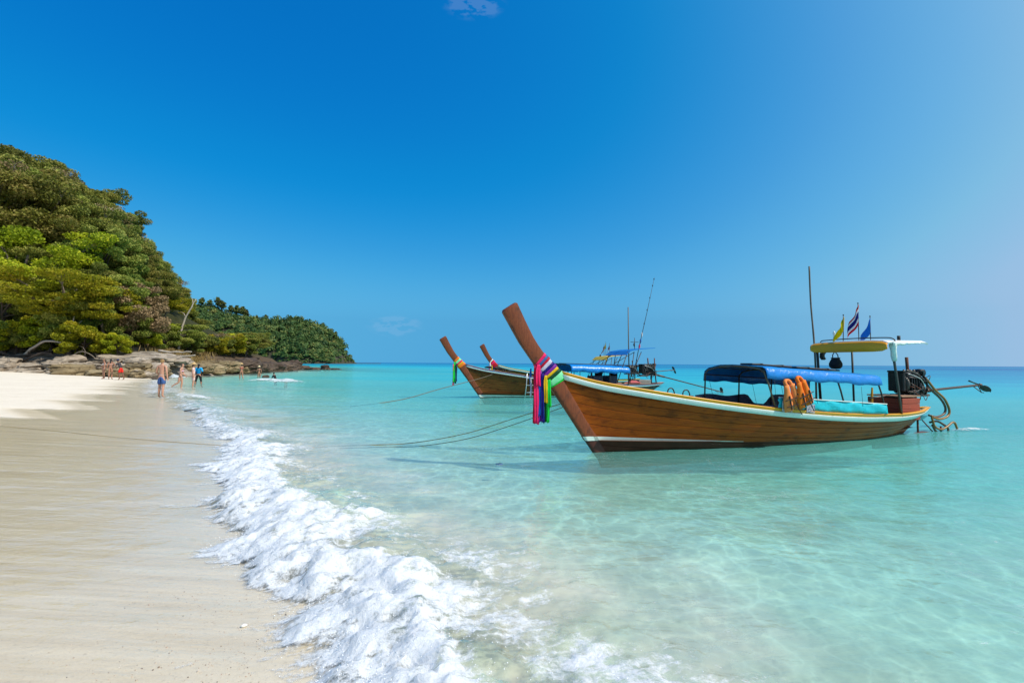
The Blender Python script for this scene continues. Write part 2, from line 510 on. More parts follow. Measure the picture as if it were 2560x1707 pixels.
# sea ------------------------------------------------------------------
def sea_mat():
    t = NT('sea_water')
    D = t.attr('depth'); F = t.attr('foam'); dist = t.attr('dist')
    p = t.pos()
    flow = t.attr('flow', 'Vector')
    # colour of the water body by its depth
    dn = t.math('DIVIDE', D, 12.0)
    big = t.noise(t.pos((1, 2.2, 1)), 0.035, 4, .55)
    dv = t.math('MULTIPLY', dn, t.rng(big, .3, .7, .72, 1.35))
    s = lambda m: m / 12.0
    sc = t.ramp(dv, [(0, (.52, .46, .36)), (s(.12), (.50, .54, .44)), (s(.24), (.38, .62, .53)), (s(.5), (.19, .62, .53)),
                     (s(1.1), (.085, .54, .545)), (s(2.2), (.020, .45, .53)), (s(4.5), (.006, .29, .44)), (s(8.5), (.004, .13, .32))])
    tint = t.ramp(dv, [(0, (1, 1, 1)), (s(.12), (.90, .985, .96)), (s(.25), (.76, .98, .95)), (s(.6), (.56, .975, .945)), (s(1.5), (.3, .9, .9)), (s(4), (.1, .7, .75))])
    turb = t.math('MULTIPLY', t.math('MULTIPLY', t.rng(dist, -.9, .2), t.rng(dist, 2.9, .9)), t.rng(t.noise(t.pos((1, 1, 1)), .8, 4, .6), .35, .6, .35, 1.0))
    turb = t.math('MULTIPLY', turb, t.rng(D, .02, .12))
    sc = t.mix(t.math('MULTIPLY', turb, .9), sc, (.66, .60, .49))
    # caustic web painted into the water tint, standing for sunlight gathered by ripples
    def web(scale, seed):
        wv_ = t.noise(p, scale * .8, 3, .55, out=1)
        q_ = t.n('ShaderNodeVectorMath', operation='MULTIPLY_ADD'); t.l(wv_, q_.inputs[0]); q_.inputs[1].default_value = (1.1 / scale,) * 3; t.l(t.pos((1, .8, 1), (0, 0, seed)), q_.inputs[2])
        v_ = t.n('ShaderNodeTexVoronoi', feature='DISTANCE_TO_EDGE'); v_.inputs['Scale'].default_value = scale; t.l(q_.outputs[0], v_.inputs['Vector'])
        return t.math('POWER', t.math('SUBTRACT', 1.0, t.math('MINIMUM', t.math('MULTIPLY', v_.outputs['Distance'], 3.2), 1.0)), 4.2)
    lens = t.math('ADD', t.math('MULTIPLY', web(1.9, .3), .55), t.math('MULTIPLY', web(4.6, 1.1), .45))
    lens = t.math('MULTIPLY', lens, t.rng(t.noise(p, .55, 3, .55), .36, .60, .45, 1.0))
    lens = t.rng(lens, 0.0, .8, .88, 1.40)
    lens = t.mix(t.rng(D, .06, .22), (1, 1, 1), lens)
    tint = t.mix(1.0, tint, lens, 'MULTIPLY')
    m = t.math('SUBTRACT', 1.0, t.math('POWER', 2.718, t.math('MULTIPLY', D, -.90)))
    m = t.math('MAXIMUM', m, t.math('MULTIPLY', turb, .55))
    m = t.math('MAXIMUM', m, t.rng(D, .012, .15, 0.0, .20))
    # ripples
    r1 = t.noise(t.pos((1, 1.7, 1), (0, 0, .35)), 0.9, 4, .5, .4)
    r2 = t.noise(t.pos((1, 1.9, 1), (0, 0, -.2)), 4.2, 4, .55, .5)
    r3 = t.noise(t.pos((1, 1.6, 1)), 16, 3, .5, .3)
    far = t.noise(t.pos((.7, 2.0, 1)), 0.16, 5, .6, .3)
    calm = t.rng(t.noise(t.pos((1, 2.5, 1)), .10, 2, .5), .3, .65, .45, 1.1)
    hh = t.math('ADD', t.math('MULTIPLY', r1, .55), t.math('MULTIPLY', t.math('MULTIPLY', r2, calm), .17))
    hh = t.math('ADD', hh, t.math('MULTIPLY', t.math('MULTIPLY', r3, calm), .036))
    hh = t.math('ADD', hh, t.math('MULTIPLY', far, 1.6))
    nb = t.bump(hh, 0.55, 0.16)
    df = t.n('ShaderNodeBsdfDiffuse'); t.l(sc, df.inputs[0]); t.l(nb, df.inputs['Normal'])
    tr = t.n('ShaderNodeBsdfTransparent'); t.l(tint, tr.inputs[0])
    m1 = t.n('ShaderNodeMixShader'); t.l(m, m1.inputs[0]); t.l(tr.outputs[0], m1.inputs[1]); t.l(df.outputs[0], m1.inputs[2])
    gl = t.n('ShaderNodeBsdfGlossy'); gl.inputs['Roughness'].default_value = .06; t.l(nb, gl.inputs['Normal'])
    gl.inputs[0].default_value = (1, 1, 1, 1)
    fr = t.n('ShaderNodeFresnel'); fr.inputs['IOR'].default_value = 1.33; t.l(nb, fr.inputs['Normal'])
    ff = t.math('MINIMUM', fr.outputs[0], .33)
    m2 = t.n('ShaderNodeMixShader'); t.l(ff, m2.inputs[0]); t.l(m1.outputs[0], m2.inputs[1]); t.l(gl.outputs[0], m2.inputs[2])
    # foam
    fo1 = t.noise(p, 5.5, 8, .66, .5)
    fo2 = t.noise(p, 26, 6, .7, .3)
    mp = t.n('ShaderNodeMapping'); mp.inputs['Scale'].default_value = (1.0, 4.0, 1); t.l(flow, mp.inputs['Vector'])
    fo3 = t.noise(mp.outputs[0], 3.0, 6, .65, .6)
    fn = t.math('ADD', t.math('MULTIPLY', fo1, .45), t.math('ADD', t.math('MULTIPLY', fo2, .25), t.math('MULTIPLY', fo3, .30)))
    fv = t.math('ADD', F, t.math('MULTIPLY', t.math('SUBTRACT', fn, .5), 3.8))
    mask = t.rng(fv, .36, .90, 0, 1, True)
    # thin caustic light lines over the shallows, painted in with the foam colour
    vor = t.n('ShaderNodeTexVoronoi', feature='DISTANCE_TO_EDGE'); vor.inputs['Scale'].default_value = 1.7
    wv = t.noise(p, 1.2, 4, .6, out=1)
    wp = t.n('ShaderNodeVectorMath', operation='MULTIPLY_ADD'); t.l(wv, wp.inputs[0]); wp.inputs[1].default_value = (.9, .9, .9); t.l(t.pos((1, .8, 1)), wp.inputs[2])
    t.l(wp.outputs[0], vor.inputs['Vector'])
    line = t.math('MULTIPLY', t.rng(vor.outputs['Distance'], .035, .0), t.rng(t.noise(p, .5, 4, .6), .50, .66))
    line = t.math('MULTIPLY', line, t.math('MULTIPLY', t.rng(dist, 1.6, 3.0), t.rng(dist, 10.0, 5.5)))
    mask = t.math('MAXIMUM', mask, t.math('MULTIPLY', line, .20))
    fb = t.bump(t.math('ADD', t.math('MULTIPLY', fo2, .7), t.math('MULTIPLY', fo1, 1.2)), .9, .03)
    fcol = t.mix(t.rng(fo2, .3, .7), (.66, .69, .705), (.80, .808, .81))
    fp = t.principled(Base_Color=fcol, Roughness=.35, Specular_IOR_Level=.35, Normal=fb, Subsurface_Weight=1.0, Subsurface_Radius=(.015, .016, .017), Subsurface_Scale=1.0)
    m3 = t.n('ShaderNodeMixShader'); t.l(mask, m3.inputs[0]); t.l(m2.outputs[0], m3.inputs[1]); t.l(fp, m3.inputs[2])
    return t.out(m3.outputs[0])
M['sea'] = sea_mat()
def wave_shift(x, y):
    a = y * 1.15 - x * .55
    return (fbm(a * .55, a * 0 + .5, 31, 3) - .5) * 1.1 + (fbm(x * 1.3, y * 1.3, 33, 4) - .5) * .7 + (fbm(x * 5, y * 5, 37, 3) - .5) * .22
def wave_amp(x, y):
    a = y * 1.15 - x * .55
    A = np.interp(y, [-5, 0, 2, 6, 9, 12, 16, 22, 30], [.15, .18, .19, .20, .18, .15, .11, .07, .03])
    return A * (.55 + .9 * fbm(a * .42, a * 0 + 7, 41, 2))
def sea_z(x, y, full=True):
    d = shore_d(x, y)
    ds = d + wave_shift(x, y)
    A = wave_amp(x, y)
    front = sstep(-1.0, -.15, ds)
    back = np.where(ds > -.2, np.exp(-np.clip(ds + .2, 0, 50) / .75), 1)
    z = A * front * back
    # a smaller swell behind it
    z = z + .05 * np.exp(-((ds - 2.6) / .7) ** 2) * np.interp(y, [0, 20, 40], [1, .6, 0])
    fz = front * back
    lump = (fbm(x * 2.2, y * 2.2, 51, 3, .5) - .5) * .09 + (np.abs(fbm(x * 4.5, y * 4.5, 53, 3, .55) - .5) * 2 - .25) * -.07 + (np.abs(fbm(x * 10, y * 10, 55, 3, .6) - .5) * 2 - .25) * -.055
    z = z + lump * np.clip(fz * 1.4, 0, 1) * np.interp(y, [0, 10, 25], [1, .8, .2])
    ripple = (fbm(x * 1.1 + .4 * y, y * 2.0, 61, 3) - .5) * .035 + (fbm(x * 4, y * 6, 63, 3) - .5) * .012
    z = z + ripple * sstep(.6, 2.5, ds) * np.exp(-np.clip(y, 0, 999) / 40)
    swash = .055 * sstep(-2.2, -.2, d) * (1 - sstep(3, 8, d)) * np.interp(y, [14, 20, 45, 60], [0, 1, 1, 0])
    z = z + swash + .012
    return z, d, ds, A
xs = axis(-7000, 7000, -5.2, 2.2, 0.030, 1.026)
ys = axis(-40, 9000, 2.25, 7.8, 0.030, 1.026)
X, Y = np.meshgrid(xs, ys)
WZ, WD, WS, WA = sea_z(X, Y)
BZ = sand_z(X, Y)
# a thin sheet of backwash still runs over the sand in front of the wave
film = BZ + .009 + .004 * np.interp(Y, [5, 25], [0, 4]) + (fbm(X * 1.5 - Y, (X + Y * .7) * 5, 88, 3) - .5) * .006
inland = (wet_field(X, Y) < .45) | (WD < -6.5)
WZ = np.maximum(WZ, film)
depth = np.clip(WZ - BZ, 0, 12)
body = sstep(-1.15, -.55, WS) * (1 - sstep(-.30, 1, WS / np.interp(Y, [2, 3.2, 4.5, 6.5], [2.5, 2.1, 1.5, 1.05])) * .92)
a_ = Y * 1.15 - X * .55
hollow = sstep(.52, .72, fbm(a_ * .8 + WD * .5, WD * 1.1, 71, 3)) * sstep(-.25, .2, WS)
foam = body * (.92 - .62 * hollow) * np.interp(Y, [0, 8.5, 12, 15, 19, 26], [1, 1, .72, .66, .60, .3])
# older froth drifting off the back of the wave
foam = np.maximum(foam, .16 * sstep(.3, .6, WS) * (1 - sstep(1.0, 2.3, WS)) * np.interp(Y, [0, 12, 20], [1, .8, .2]))
# thin white swash running up the beach by the bathers
sw = sstep(-1.5, -.9, WD) * (1 - sstep(-.3, 1.6, WD)) * np.interp(Y, [19, 24, 38, 46], [0, .62, .62, .3]) * (.6 + .8 * fbm(X * .5, Y * .5, 77, 3))
foam = np.maximum(foam, sw)
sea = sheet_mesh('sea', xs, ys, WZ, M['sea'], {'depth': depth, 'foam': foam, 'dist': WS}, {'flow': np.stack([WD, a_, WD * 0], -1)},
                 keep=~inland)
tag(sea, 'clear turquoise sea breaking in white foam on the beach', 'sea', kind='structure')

# ------------------------------------------------------------------ boats: materials
def hull_wood(name, light, mid, dark, bottom, line0, slope):
    t = NT(name)
    tc = t.n('ShaderNodeTexCoord')
    mp = t.n('ShaderNodeMapping'); mp.inputs['Scale'].default_value = (0.55, 3.0, 7.0); t.l(tc.outputs['Object'], mp.inputs['Vector'])
    oi = t.n('ShaderNodeObjectInfo')
    ad = t.n('ShaderNodeVectorMath', operation='ADD'); t.l(mp.outputs[0], ad.inputs[0])
    cb = t.n('ShaderNodeCombineXYZ'); t.l(t.math('MULTIPLY', oi.outputs['Random'], 40.0), cb.inputs[0]); t.l(cb.outputs[0], ad.inputs[1])
    g1 = t.noise(ad.outputs[0], 2.2, 6, .62, .5)
    mp2 = t.n('ShaderNodeMapping'); mp2.inputs['Scale'].default_value = (1.6, 6, 40.0); t.l(tc.outputs['Object'], mp2.inputs['Vector'])
    g2 = t.noise(mp2.outputs[0], 3.0, 5, .6, .3)
    st = t.noise(t.coord('Object', (.9, 1, 1.9)), 2.6, 6, .68)
    c = t.mix(t.rng(g1, .32, .68), mid, light)
    c = t.mix(t.math('MULTIPLY', t.rng(oi.outputs['Random'], 0, 1), .2), c, mid)
    c = t.mix(t.math('MULTIPLY', t.rng(g2, .5, .72), .5), c, dark)
    c = t.mix(t.math('MULTIPLY', t.rng(st, .52, .70), .8), c, dark)
    scr = t.noise(t.coord('Object', (2.5, 1, 9), (0, .5, 0)), 5, 3, .5)
    c = t.mix(t.math('MULTIPLY', t.rng(scr, .70, .76), .5), c, (.34, .16, .07))
    sp = t.n('ShaderNodeSeparateXYZ'); t.l(tc.outputs['Object'], sp.inputs[0])
    lim = t.math('SUBTRACT', line0, t.math('MULTIPLY', sp.outputs[0], slope))
    lim = t.math('ADD', lim, t.math('MULTIPLY', t.math('SUBTRACT', g1, .5), .04))
    below = t.rng(t.math('SUBTRACT', lim, sp.outputs[2]), -.012, .012)
    bt = t.mix(t.rng(st, .35, .65), bottom, tuple(x * 1.7 for x in bottom))
    c = t.mix(below, c, bt)
    wl_ = t.rng(sp.outputs[2], .06, .012)
    c = t.mix(t.math('MULTIPLY', wl_, .6), c, (.02, .018, .008))
    r = t.rng(g1, .3, .7, .30, .52)
    sh = t.principled(Base_Color=c, Roughness=r, Normal=t.bump(g2, .25, .006), Specular_IOR_Level=.14)
    return t.out(sh)
M['hull1'] = hull_wood('varnished_planks', (.40, .085, .005), (.25, .046, .004), (.062, .013, .004), (.045, .012, .007), .228, .030)
M['hull2'] = hull_wood('brown_planks', (.235, .085, .018), (.14, .043, .010), (.035, .013, .006), (.04, .014, .01), .10, .0)
M['hull3'] = hull_wood('ochre_planks', (.26, .11, .015), (.17, .062, .010), (.045, .018, .006), (.04, .014, .01), .10, .0)
def prow_wood():
    t = NT('reddish_prow_wood')
    g = t.noise(t.coord('Object', (1, 2, 1), (0, .6, 0)), 3.0, 6, .65, .6)
    mp = t.noise(t.coord('Object', (9, 5, 1.2), (0, .62, 0)), 5.0, 5, .6)
    c = t.mix(t.rng(mp, .3, .7), (.125, .029, .009), (.215, .055, .016))
    c = t.mix(t.math('MULTIPLY', t.rng(g, .51, .66), .9), c, (.030, .013, .008))
    c = t.mix(t.math('MULTIPLY', t.rng(g, .40, .28), .5), c, (.26, .09, .03))
    spz = t.n('ShaderNodeSeparateXYZ'); t.l(t.coord('Object'), spz.inputs[0])
    c = t.mix(t.rng(spz.outputs[2], .245, .225), c, t.mix(t.rng(g, .35, .65), (.040, .010, .007), (.075, .020, .012)))
    sh = t.principled(Base_Color=c, Roughness=t.rng(g, .3, .7, .42, .62), Normal=t.bump(mp, .3, .006), Specular_IOR_Level=.35)
    return t.out(sh)
M['prow'] = prow_wood()
def paint(name, col, chips, rough=.4):
    t = NT(name)
    c0 = t.coord('Object')
    n = t.noise(t.coord('Object', (1, 1, 2)), 7, 8, .72)
    n2 = t.noise(c0, 1.7, 5, .6)
    c = t.mix(t.rng(n2, .35, .7), tuple(x * .88 for x in col), col)
    c = t.mix(t.math('MULTIPLY', t.rng(n, .63, .70), .9), c, chips)
    dr = t.noise(t.coord('Object', (9, 9, .8)), 3, 4, .6)
    c = t.mix(t.math('MULTIPLY', t.rng(dr, .56, .75), .35), c, tuple(x * .55 for x in col))
    return t.out(t.principled(Base_Color=c, Roughness=rough, Normal=t.bump(n, .2, .004)))
M['white_paint'] = paint('white_paint', (.72, .80, .76), (.22, .20, .15))
M['yellow_paint'] = paint('yellow_paint', (.74, .34, .006), (.35, .14, .03))
M['stripe'] = paint('stripe_paint', (.60, .72, .66), (.16, .12, .08))
M['interior'] = plain('interior_boards', (.10, .045, .022), .7, scale=3)
M['teal_floor'] = plain('teal_floor', (.01, .16, .20), .5)
M['steel'] = plain('dull_steel', (.09, .085, .08), .45, .6, scale=9)
M['dark_pole'] = plain('dark_pole', (.035, .028, .024), .55, .1, scale=9, dirt=(.10, .05, .03))
M['alu'] = plain('pale_metal', (.55, .56, .56), .35, .7)
M['bamboo'] = plain('weathered_bamboo', (.13, .10, .07), .7, scale=5, dirt=(.05, .035, .025))
M['tarp_blue'] = cloth('blue_tarp', (.004, .23, .68), transl=.10, fold=.55, gloss=True)
M['tarp_sky'] = cloth('sky_blue_sheet', (.02, .25, .66), transl=.3, fold=.2)
M['curtain'] = cloth('turquoise_curtain', (.008, .60, .72), transl=.2, fold=.6, gloss=True)
M['grey_sheet'] = cloth('grey_sheet', (.115, .115, .15), transl=.1, fold=.6)
M['fibre'] = plain('ragged_white_glass_fibre', (.66, .74, .70), .75, scale=9, bump=.8, bscale=20, dirt=(.40, .33, .16))
M['roof_white'] = paint('white_roof', (.85, .85, .82), (.5, .5, .45), .45)
M['roof_yellow'] = paint('yellow_roof_skirt', (.95, .36, .001), (.55, .22, .02), .5)
M['black_oily'] = plain('oily_black_engine', (.012, .011, .011), .38, .35, scale=11, bump=.5, dirt=(.05, .035, .028))
M['engine_grey'] = plain('grimy_grey_metal', (.10, .095, .085), .5, .5, scale=14, dirt=(.03, .02, .02))
M['rust'] = plain('rusty_pipe', (.13, .038, .018), .8, scale=12, bump=.5)
M['shaft'] = plain('rusty_shaft', (.085, .055, .042), .5, .5, scale=8)
M['hose'] = plain('brown_hose', (.26, .125, .018), .4, scale=6)
M['hose_dark'] = plain('dark_brown_hose', (.11, .050, .020), .42, scale=6)
M['red_box'] = paint('worn_red_boards', (.34, .055, .022), (.55, .35, .25), .65)
M['black_cloth'] = cloth('black_cloth', (.02, .018, .018), transl=.02)
M['orange'] = cloth('orange_vest', (.85, .19, .018), transl=.05)
M['orange_pale'] = cloth('faded_orange_vest', (.90, .27, .075), transl=.05)
M['black_strap'] = plain('black_strap', (.012, .012, .012), .7)
M['rope'] = plain('sandy_rope', (.30, .22, .10), .85, scale=40, bump=.5)
M['rope_dark'] = plain('dark_rope', (.15, .115, .08), .85, scale=40, bump=.5)
M['foam_white'] = plain('foam_white', (.9, .92, .93), .9, var=.04, bump=.5, bscale=30)
for nm, c in dict(pink=(.90, .022, .14), crimson=(.50, .004, .03), steelblue=(.045, .14, .36), lavender=(.62, .60, .76), navy=(.012, .010, .20),
                  purple=(.22, .02, .34), yellow=(.80, .50, .012), dgreen=(.004, .075, .028), green=(.012, .62, .06), mint=(.24, .85, .42),
                  blue=(.02, .14, .55), orange_r=(.9, .22, .02), red=(.62, .012, .02), white=(.8, .8, .8)).items():
    M['rib_' + nm] = cloth('ribbon_' + nm, c, rough=.5, transl=.22, fold=.3)

# ------------------------------------------------------------------ boats: shapes
def spline(xs, ys):
    xs = np.array(xs, float); ys = np.array(ys, float)
    g = np.linspace(xs[0], xs[-1], 400)
    v = np.interp(g, xs, ys)
    k = np.ones(25) / 25
    vv = np.convolve(np.pad(v, 12, mode='reflect', reflect_type='odd'), k, 'valid')
    return lambda x: float(np.interp(x, g, vv))
SHEER = spline([-.68, 0, .8, 1.58, 2.5, 3.64, 5.04, 6.2, 7.4, 8.5, 9.5], [1.50, 1.31, 1.18, 1.055, .925, .79, .665, .595, .56, .565, .61])
KEEL = spline([.18, 1, 3, 5, 7, 8.3], [-.28, -.32, -.33, -.33, -.26, -.12])
PLAN = spline([0, .04, .1, .2, .35, .5, .65, .8, .9, .96, 1], [.045, .15, .34, .57, .79, .87, .87, .75, .50, .24, .05])
EXPO = spline([0, .15, .4, .7, .9, 1], [.9, .68, .46, .46, .58, .75])
def hullpt(u, v, side, off=0.0):
    """u 0 stem .. 1 stern, v 0 keel .. 1 sheer; side -1 towards the beach camera"""
    s0, s1 = .18 - .86 * v, 8.3 + 1.2 * v
    s = s0 + (s1 - s0) * u
    sk, ss = .18 + 8.12 * u, -.68 + 10.18 * u
    h = KEEL(sk) * (1 - v) + SHEER(ss) * v
    w = max(PLAN(u) * max(v, 1e-4) ** EXPO(u), .03)
    return Vector((s, side * (w + off), h))
def vfor(u, drop):
    ss = -.68 + 10.18 * u; sk = .18 + 8.12 * u
    return 1 - drop / (SHEER(ss) - KEEL(sk))
NU = 44
US = [(i / NU) ** 1.15 for i in range(NU + 1)]
P_F = [(.14, -.18), (0, 0), (-.25, .34), (-.58, .81), (-.80, 1.11), (-.93, 1.29), (-1.06, 1.46), (-1.19, 1.63), (-1.34, 1.83), (-1.48, 2.02), (-1.63, 2.27), (-1.79, 2.54)]
P_B = [(.37, -.18), (.24, .04), (.04, .38), (-.30, .86), (-.52, 1.20), (-.66, 1.50), (-.83, 1.66), (-1.01, 1.84), (-1.12, 1.98), (-1.21, 2.11), (-1.37, 2.40), (-1.53, 2.71)]
P_T = [.035, .04, .045, .05, .052, .055, .058, .06, .064, .07, .082, .098]
def prow_ring(p, off=0.0, n=12):
    i = min(int(p), len(P_F) - 2); f = p - i
    lr = lambda a: (Vector(a[i]) * (1 - f) + Vector(a[i + 1]) * f) if not isinstance(a[i], float) else a[i] * (1 - f) + a[i + 1] * f
    F, B = lr(P_F), lr(P_B); T = lr(P_T) + off
    d = (B - F).normalized()
    F = F - d * off; B = B + d * off
    pts = []
    for t, w in ((0, .42), (.06, .8), (.25, 1), (.75, 1), (.94, .85), (1, .5)):
        q = F + (B - F) * t
        pts.append((q.x, -T * w, q.y))
    for t, w in ((1, .5), (.94, .85), (.75, 1), (.25, 1), (.06, .8), (0, .42)):
        q = F + (B - F) * t
        pts.append((q.x, T * w, q.y))
    return pts
def sweep(fn, us, closed=True):
    mb = MB(); mb.grid([fn(u) for u in us], cv=closed)
    n = len(fn(us[0]))
    if closed:
        mb.f.append(tuple(range(n))); mb.mi.append(0)
        e = (len(us) - 1) * n
        mb.f.append(tuple(e + n - 1 - k for k in range(n))); mb.mi.append(0)
    return mb
def build_hull(root, wood, prow, bands, stripe=None, nstr=9):
    # inner shell seen between the planks and inside the boat
    for side in (-1, 1):
        mb = MB()
        mb.grid([[hullpt(u, v / 10 * .985, side, -.014) for v in range(11)] for u in US])
        mb.build('hull_lining', M['interior'], root)
        edges = [.0] + [(k / nstr) ** .92 for k in range(1, nstr)] + [1.0]
        rr = random.Random(3)
        for k in range(nstr):
            a, b = edges[k] + .0016, edges[k + 1] - .0016
            pr = rr.uniform(-.001, .002)
            rows = []
            for u in US:
                r = [hullpt(u, a, side, -.007), hullpt(u, a + .003, side, pr)]
                r += [hullpt(u, a + (b - a) * q, side, pr + .001) for q in (.33, .66)]
                r += [hullpt(u, b - .003, side, pr), hullpt(u, b, side, -.007)]
                rows.append(r)
            MB().grid(rows).build('plank', wood, root, sharp=22)
        for nm, mat, d0, d1, off in bands:
            def sec(u, d0=d0, d1=d1, off=off):
                v0, v1 = vfor(u, d0), vfor(u, d1)
                return [hullpt(u, v0, side, -.02), hullpt(u, v0, side, off * .8), hullpt(u, v0 * .85 + v1 * .15, side, off), hullpt(u, v0 * .15 + v1 * .85, side, off),
                        hullpt(u, v1, side, off * .7), hullpt(u, v1, side, -.02)]
            sweep(sec, US).build(nm, mat, root)
        if stripe:
            mat, h0, h1, sl, send, h2 = stripe
            def at(u, h, off):
                lo, hi = 0.0, 1.0
                for _ in range(24):
                    m = (lo + hi) / 2
                    if hullpt(u, m, side).z < h: lo = m
                    else: hi = m
                return hullpt(u, lo, side, off)
            rows = []
            for i in range(8):
                q = i / 7
                r = []
                for h, off in ((h1, .001), (h1, .005), (h0, .005), (h0, .001)):
                    e = at(0, h, off)
                    x0 = -.735 * h - .004
                    r.append(Vector((x0 + (e.x - x0) * q, side * ((.030 + .023 * min(1, q * 3)) + off * .5), h)))
                rows.append(r)
            for i in range(1, 37):
                q = i / 36
                u = q * send / 9.0
                hb = h1 - sl * send * q; ht = max(hb + (h0 - h1) * (1 - q) ** .8, hb + .006)
                r = [at(u, hb, .001), at(u, hb, .005), at(u, ht, .005), at(u, ht, .001)]
                for p_ in r:
                    if p_.x < .16: p_.y = side * max(abs(p_.y), .053)
                rows.append(r)
            MB().grid(rows, cv=True).build('boot_stripe', mat, root, sharp=25)
    mb = sweep(prow_ring, [i * .5 for i in range(23)])
    top = prow_ring(11, -.025)
    o = len(mb.v)
    ax = Vector((-.15, 0, .26)).normalized() * .03
    mb.v += [(p[0] + ax.x, p[1], p[2] + ax.z) for p in top]
    base = 22 * 12
    for k in range(12): mb.f.append((base + k, base + (k + 1) % 12, o + (k + 1) % 12, o + k)); mb.mi.append(0)
    mb.f.append(tuple(o + 11 - k for k in range(12))); mb.mi.append(0)
    mb.build('prow', prow, root, sharp=40)
    # deck and thwarts
    us = [.06 + .9 * i / 20 for i in range(21)]
    def floor_w(u): return max(PLAN(u) * .60, .03)
    mb = MB(); mb.grid([[(-.5 + 9.6 * u, y * floor_w(u), .16 + .34 * max(0, .3 - u)) for y in (-1, -.5, 0, .5, 1)] for u in us])
    mb.build('deck', M['interior'], root)
    mb = MB(); mb.grid([[(p.x, p.y * .985 * y, p.z - .10) for p in [hullpt(u, .95, 1)] for y in (-1, -.5, 0, .5, 1)] for u in [.01 + .17 * i / 10 for i in range(11)]])
    mb.build('foredeck', M['interior'], root)
    mb = MB(); mb.grid([[(p.x, p.y * .97 * y, p.z - .16) for p in [hullpt(u, .95, 1)] for y in (-1, -.5, 0, .5, 1)] for u in [.90 + .095 * i / 6 for i in range(7)]])
    mb.build('stern_deck', M['teal_floor'], root)
    for u in (.26, .42, .58, .74, .86):
        p = hullpt(u, .7, 1); q = hullpt(u, .7, -1)
        MB().box((p.x, 0, p.z + .05), (.22, p.y * 1.96, .035), bev=.008).build('thwart', M['interior'], root, smooth=False)
    # ribs inside
    for u in [.2 + .07 * i for i in range(10)]:
        for side in (-1, 1):
            MB().tube([hullpt(u, v, side, -.035) for v in (.15, .35, .55, .75, .95)], .022, 5).build('rib', M['interior'], root, smooth=False)
def ribbons(frame, base, wraps, tails, label, seed=1, k=1.0):
    t = thing('prow_ribbons', frame, base, label, 'ribbons')
    rr = random.Random(seed)
    n = len(wraps)
    p = wraps[0][1]
    for i, (nm, pa, pb) in enumerate(wraps):
        off = .008 + .005 * (i % 3)
        rows = []
        for q in (0, .08, .5, .92, 1):
            rows.append([Vector(x) for x in prow_ring(pa + (pb - pa) * q, off + (.0 if 0 < q < 1 else -.006) + rr.uniform(0, .003))])
        MB().grid(rows, cv=True).build('ribbon', M['rib_' + nm], t, off=base)
    for nm, s0, s1, h0, h1, y in tails:
        ph = rr.uniform(0, 6)
        rows = []
        for i in range(15):
            q = i / 14
            c = (s0 + s1) / 2; hw = (s1 - s0) / 2 * min(1, .55 + q * 2.2)
            sway = .010 * math.sin(q * 5 + ph)
            row = []
            for j in range(9):
                a = j / 8 * 2 - 1
                fold = .009 * math.sin(a * 4.2 + ph + q * 1.3) * (.4 + q)
                row.append((c + a * hw + sway, y + fold + .01 * math.sin(q * 4 + ph), h0 + (h1 - h0) * q + .012 * math.sin(a * 3 + ph) * q))
            rows.append(row)
        MB().sheet(rows, .003).build('ribbon', M['rib_' + nm], t, off=base)
    return t
def arch(s, lw, pts):
    return [Vector((s + ds, y, h)) for ds, y, h in pts]

def make_flag(frame, base, h, kind, label, size=(.30, .44), lean=0.0, seed=0):
    t = thing('flag', frame, base, label, 'flag', None)
    b = Vector(base)
    MB().tube([b, b + Vector((lean, 0, h * .5)), b + Vector((lean * 2, 0, h))], [.011, .010, .008], 6).build('pole', M['dark_pole'], t, off=base)
    MB().lathe([(0, -.012), (.013, -.008), (.016, .005), (.008, .018), (0, .022)], b + Vector((lean * 2, 0, h)), 8).build('finial', M['black_strap'], t, off=base)
    top = b + Vector((lean * 2, -.012, h - .03))
    hoist, fly = size
    rows = []
    n = 12
    for i in range(n + 1):
        q = i / n
        row = []
        for j in range(9):
            v = j / 8
            # hangs nearly limp: the fly edge sinks while the cloth folds
            x = -q * fly * .26 * (.62 + .38 * v) + .018 * math.sin(q * 7 + v * 3 + seed)
            y = q * fly * .36 * (.62 + .38 * v) + .05 * math.sin(q * 5.5 + v * 2.5 + seed) * q
            z = -v * hoist * (1 - .1 * q) - q * fly * .72
            row.append(top + Vector((x, y, z)))
        rows.append(row)
    mb = MB(); mb.sheet(rows, .002)
    fl = mb.build('cloth', M['flag_' + kind], t, off=base)
    uvl = fl.data.attributes.new('stripe', 'FLOAT', 'POINT')
    nv = len(fl.data.vertices)
    vals = [((k % (9 * (n + 1))) % 9) / 8 for k in range(nv)]
    uvl.data.foreach_set('value', vals)
    return t
def flag_mat(name, stops):
    t = NT(name)
    f = t.attr('stripe')
    c = t.ramp(f, stops, 'CONSTANT')
    p = t.n('ShaderNodeBsdfDiffuse'); t.l(c, p.inputs[0])
    tr = t.n('ShaderNodeBsdfTranslucent'); t.l(c, tr.inputs[0])
    mx = t.n('ShaderNodeMixShader'); mx.inputs[0].default_value = .35
    t.l(p.outputs[0], mx.inputs[1]); t.l(tr.outputs[0], mx.inputs[2])
    return t.out(mx.outputs[0])
RD, WH, BL = (.62, .015, .03), (.75, .75, .75), (.025, .03, .22)
M['flag_thai'] = flag_mat('striped_flag', [(0, RD), (.17, WH), (.33, BL), (.67, WH), (.83, RD)])
M['flag_yellow'] = flag_mat('yellow_flag', [(0, (.85, .66, .01)), (.5, (.82, .62, .01))])
M['flag_blue'] = flag_mat('blue_flag', [(0, (.015, .17, .60)), (.5, (.015, .16, .56))])

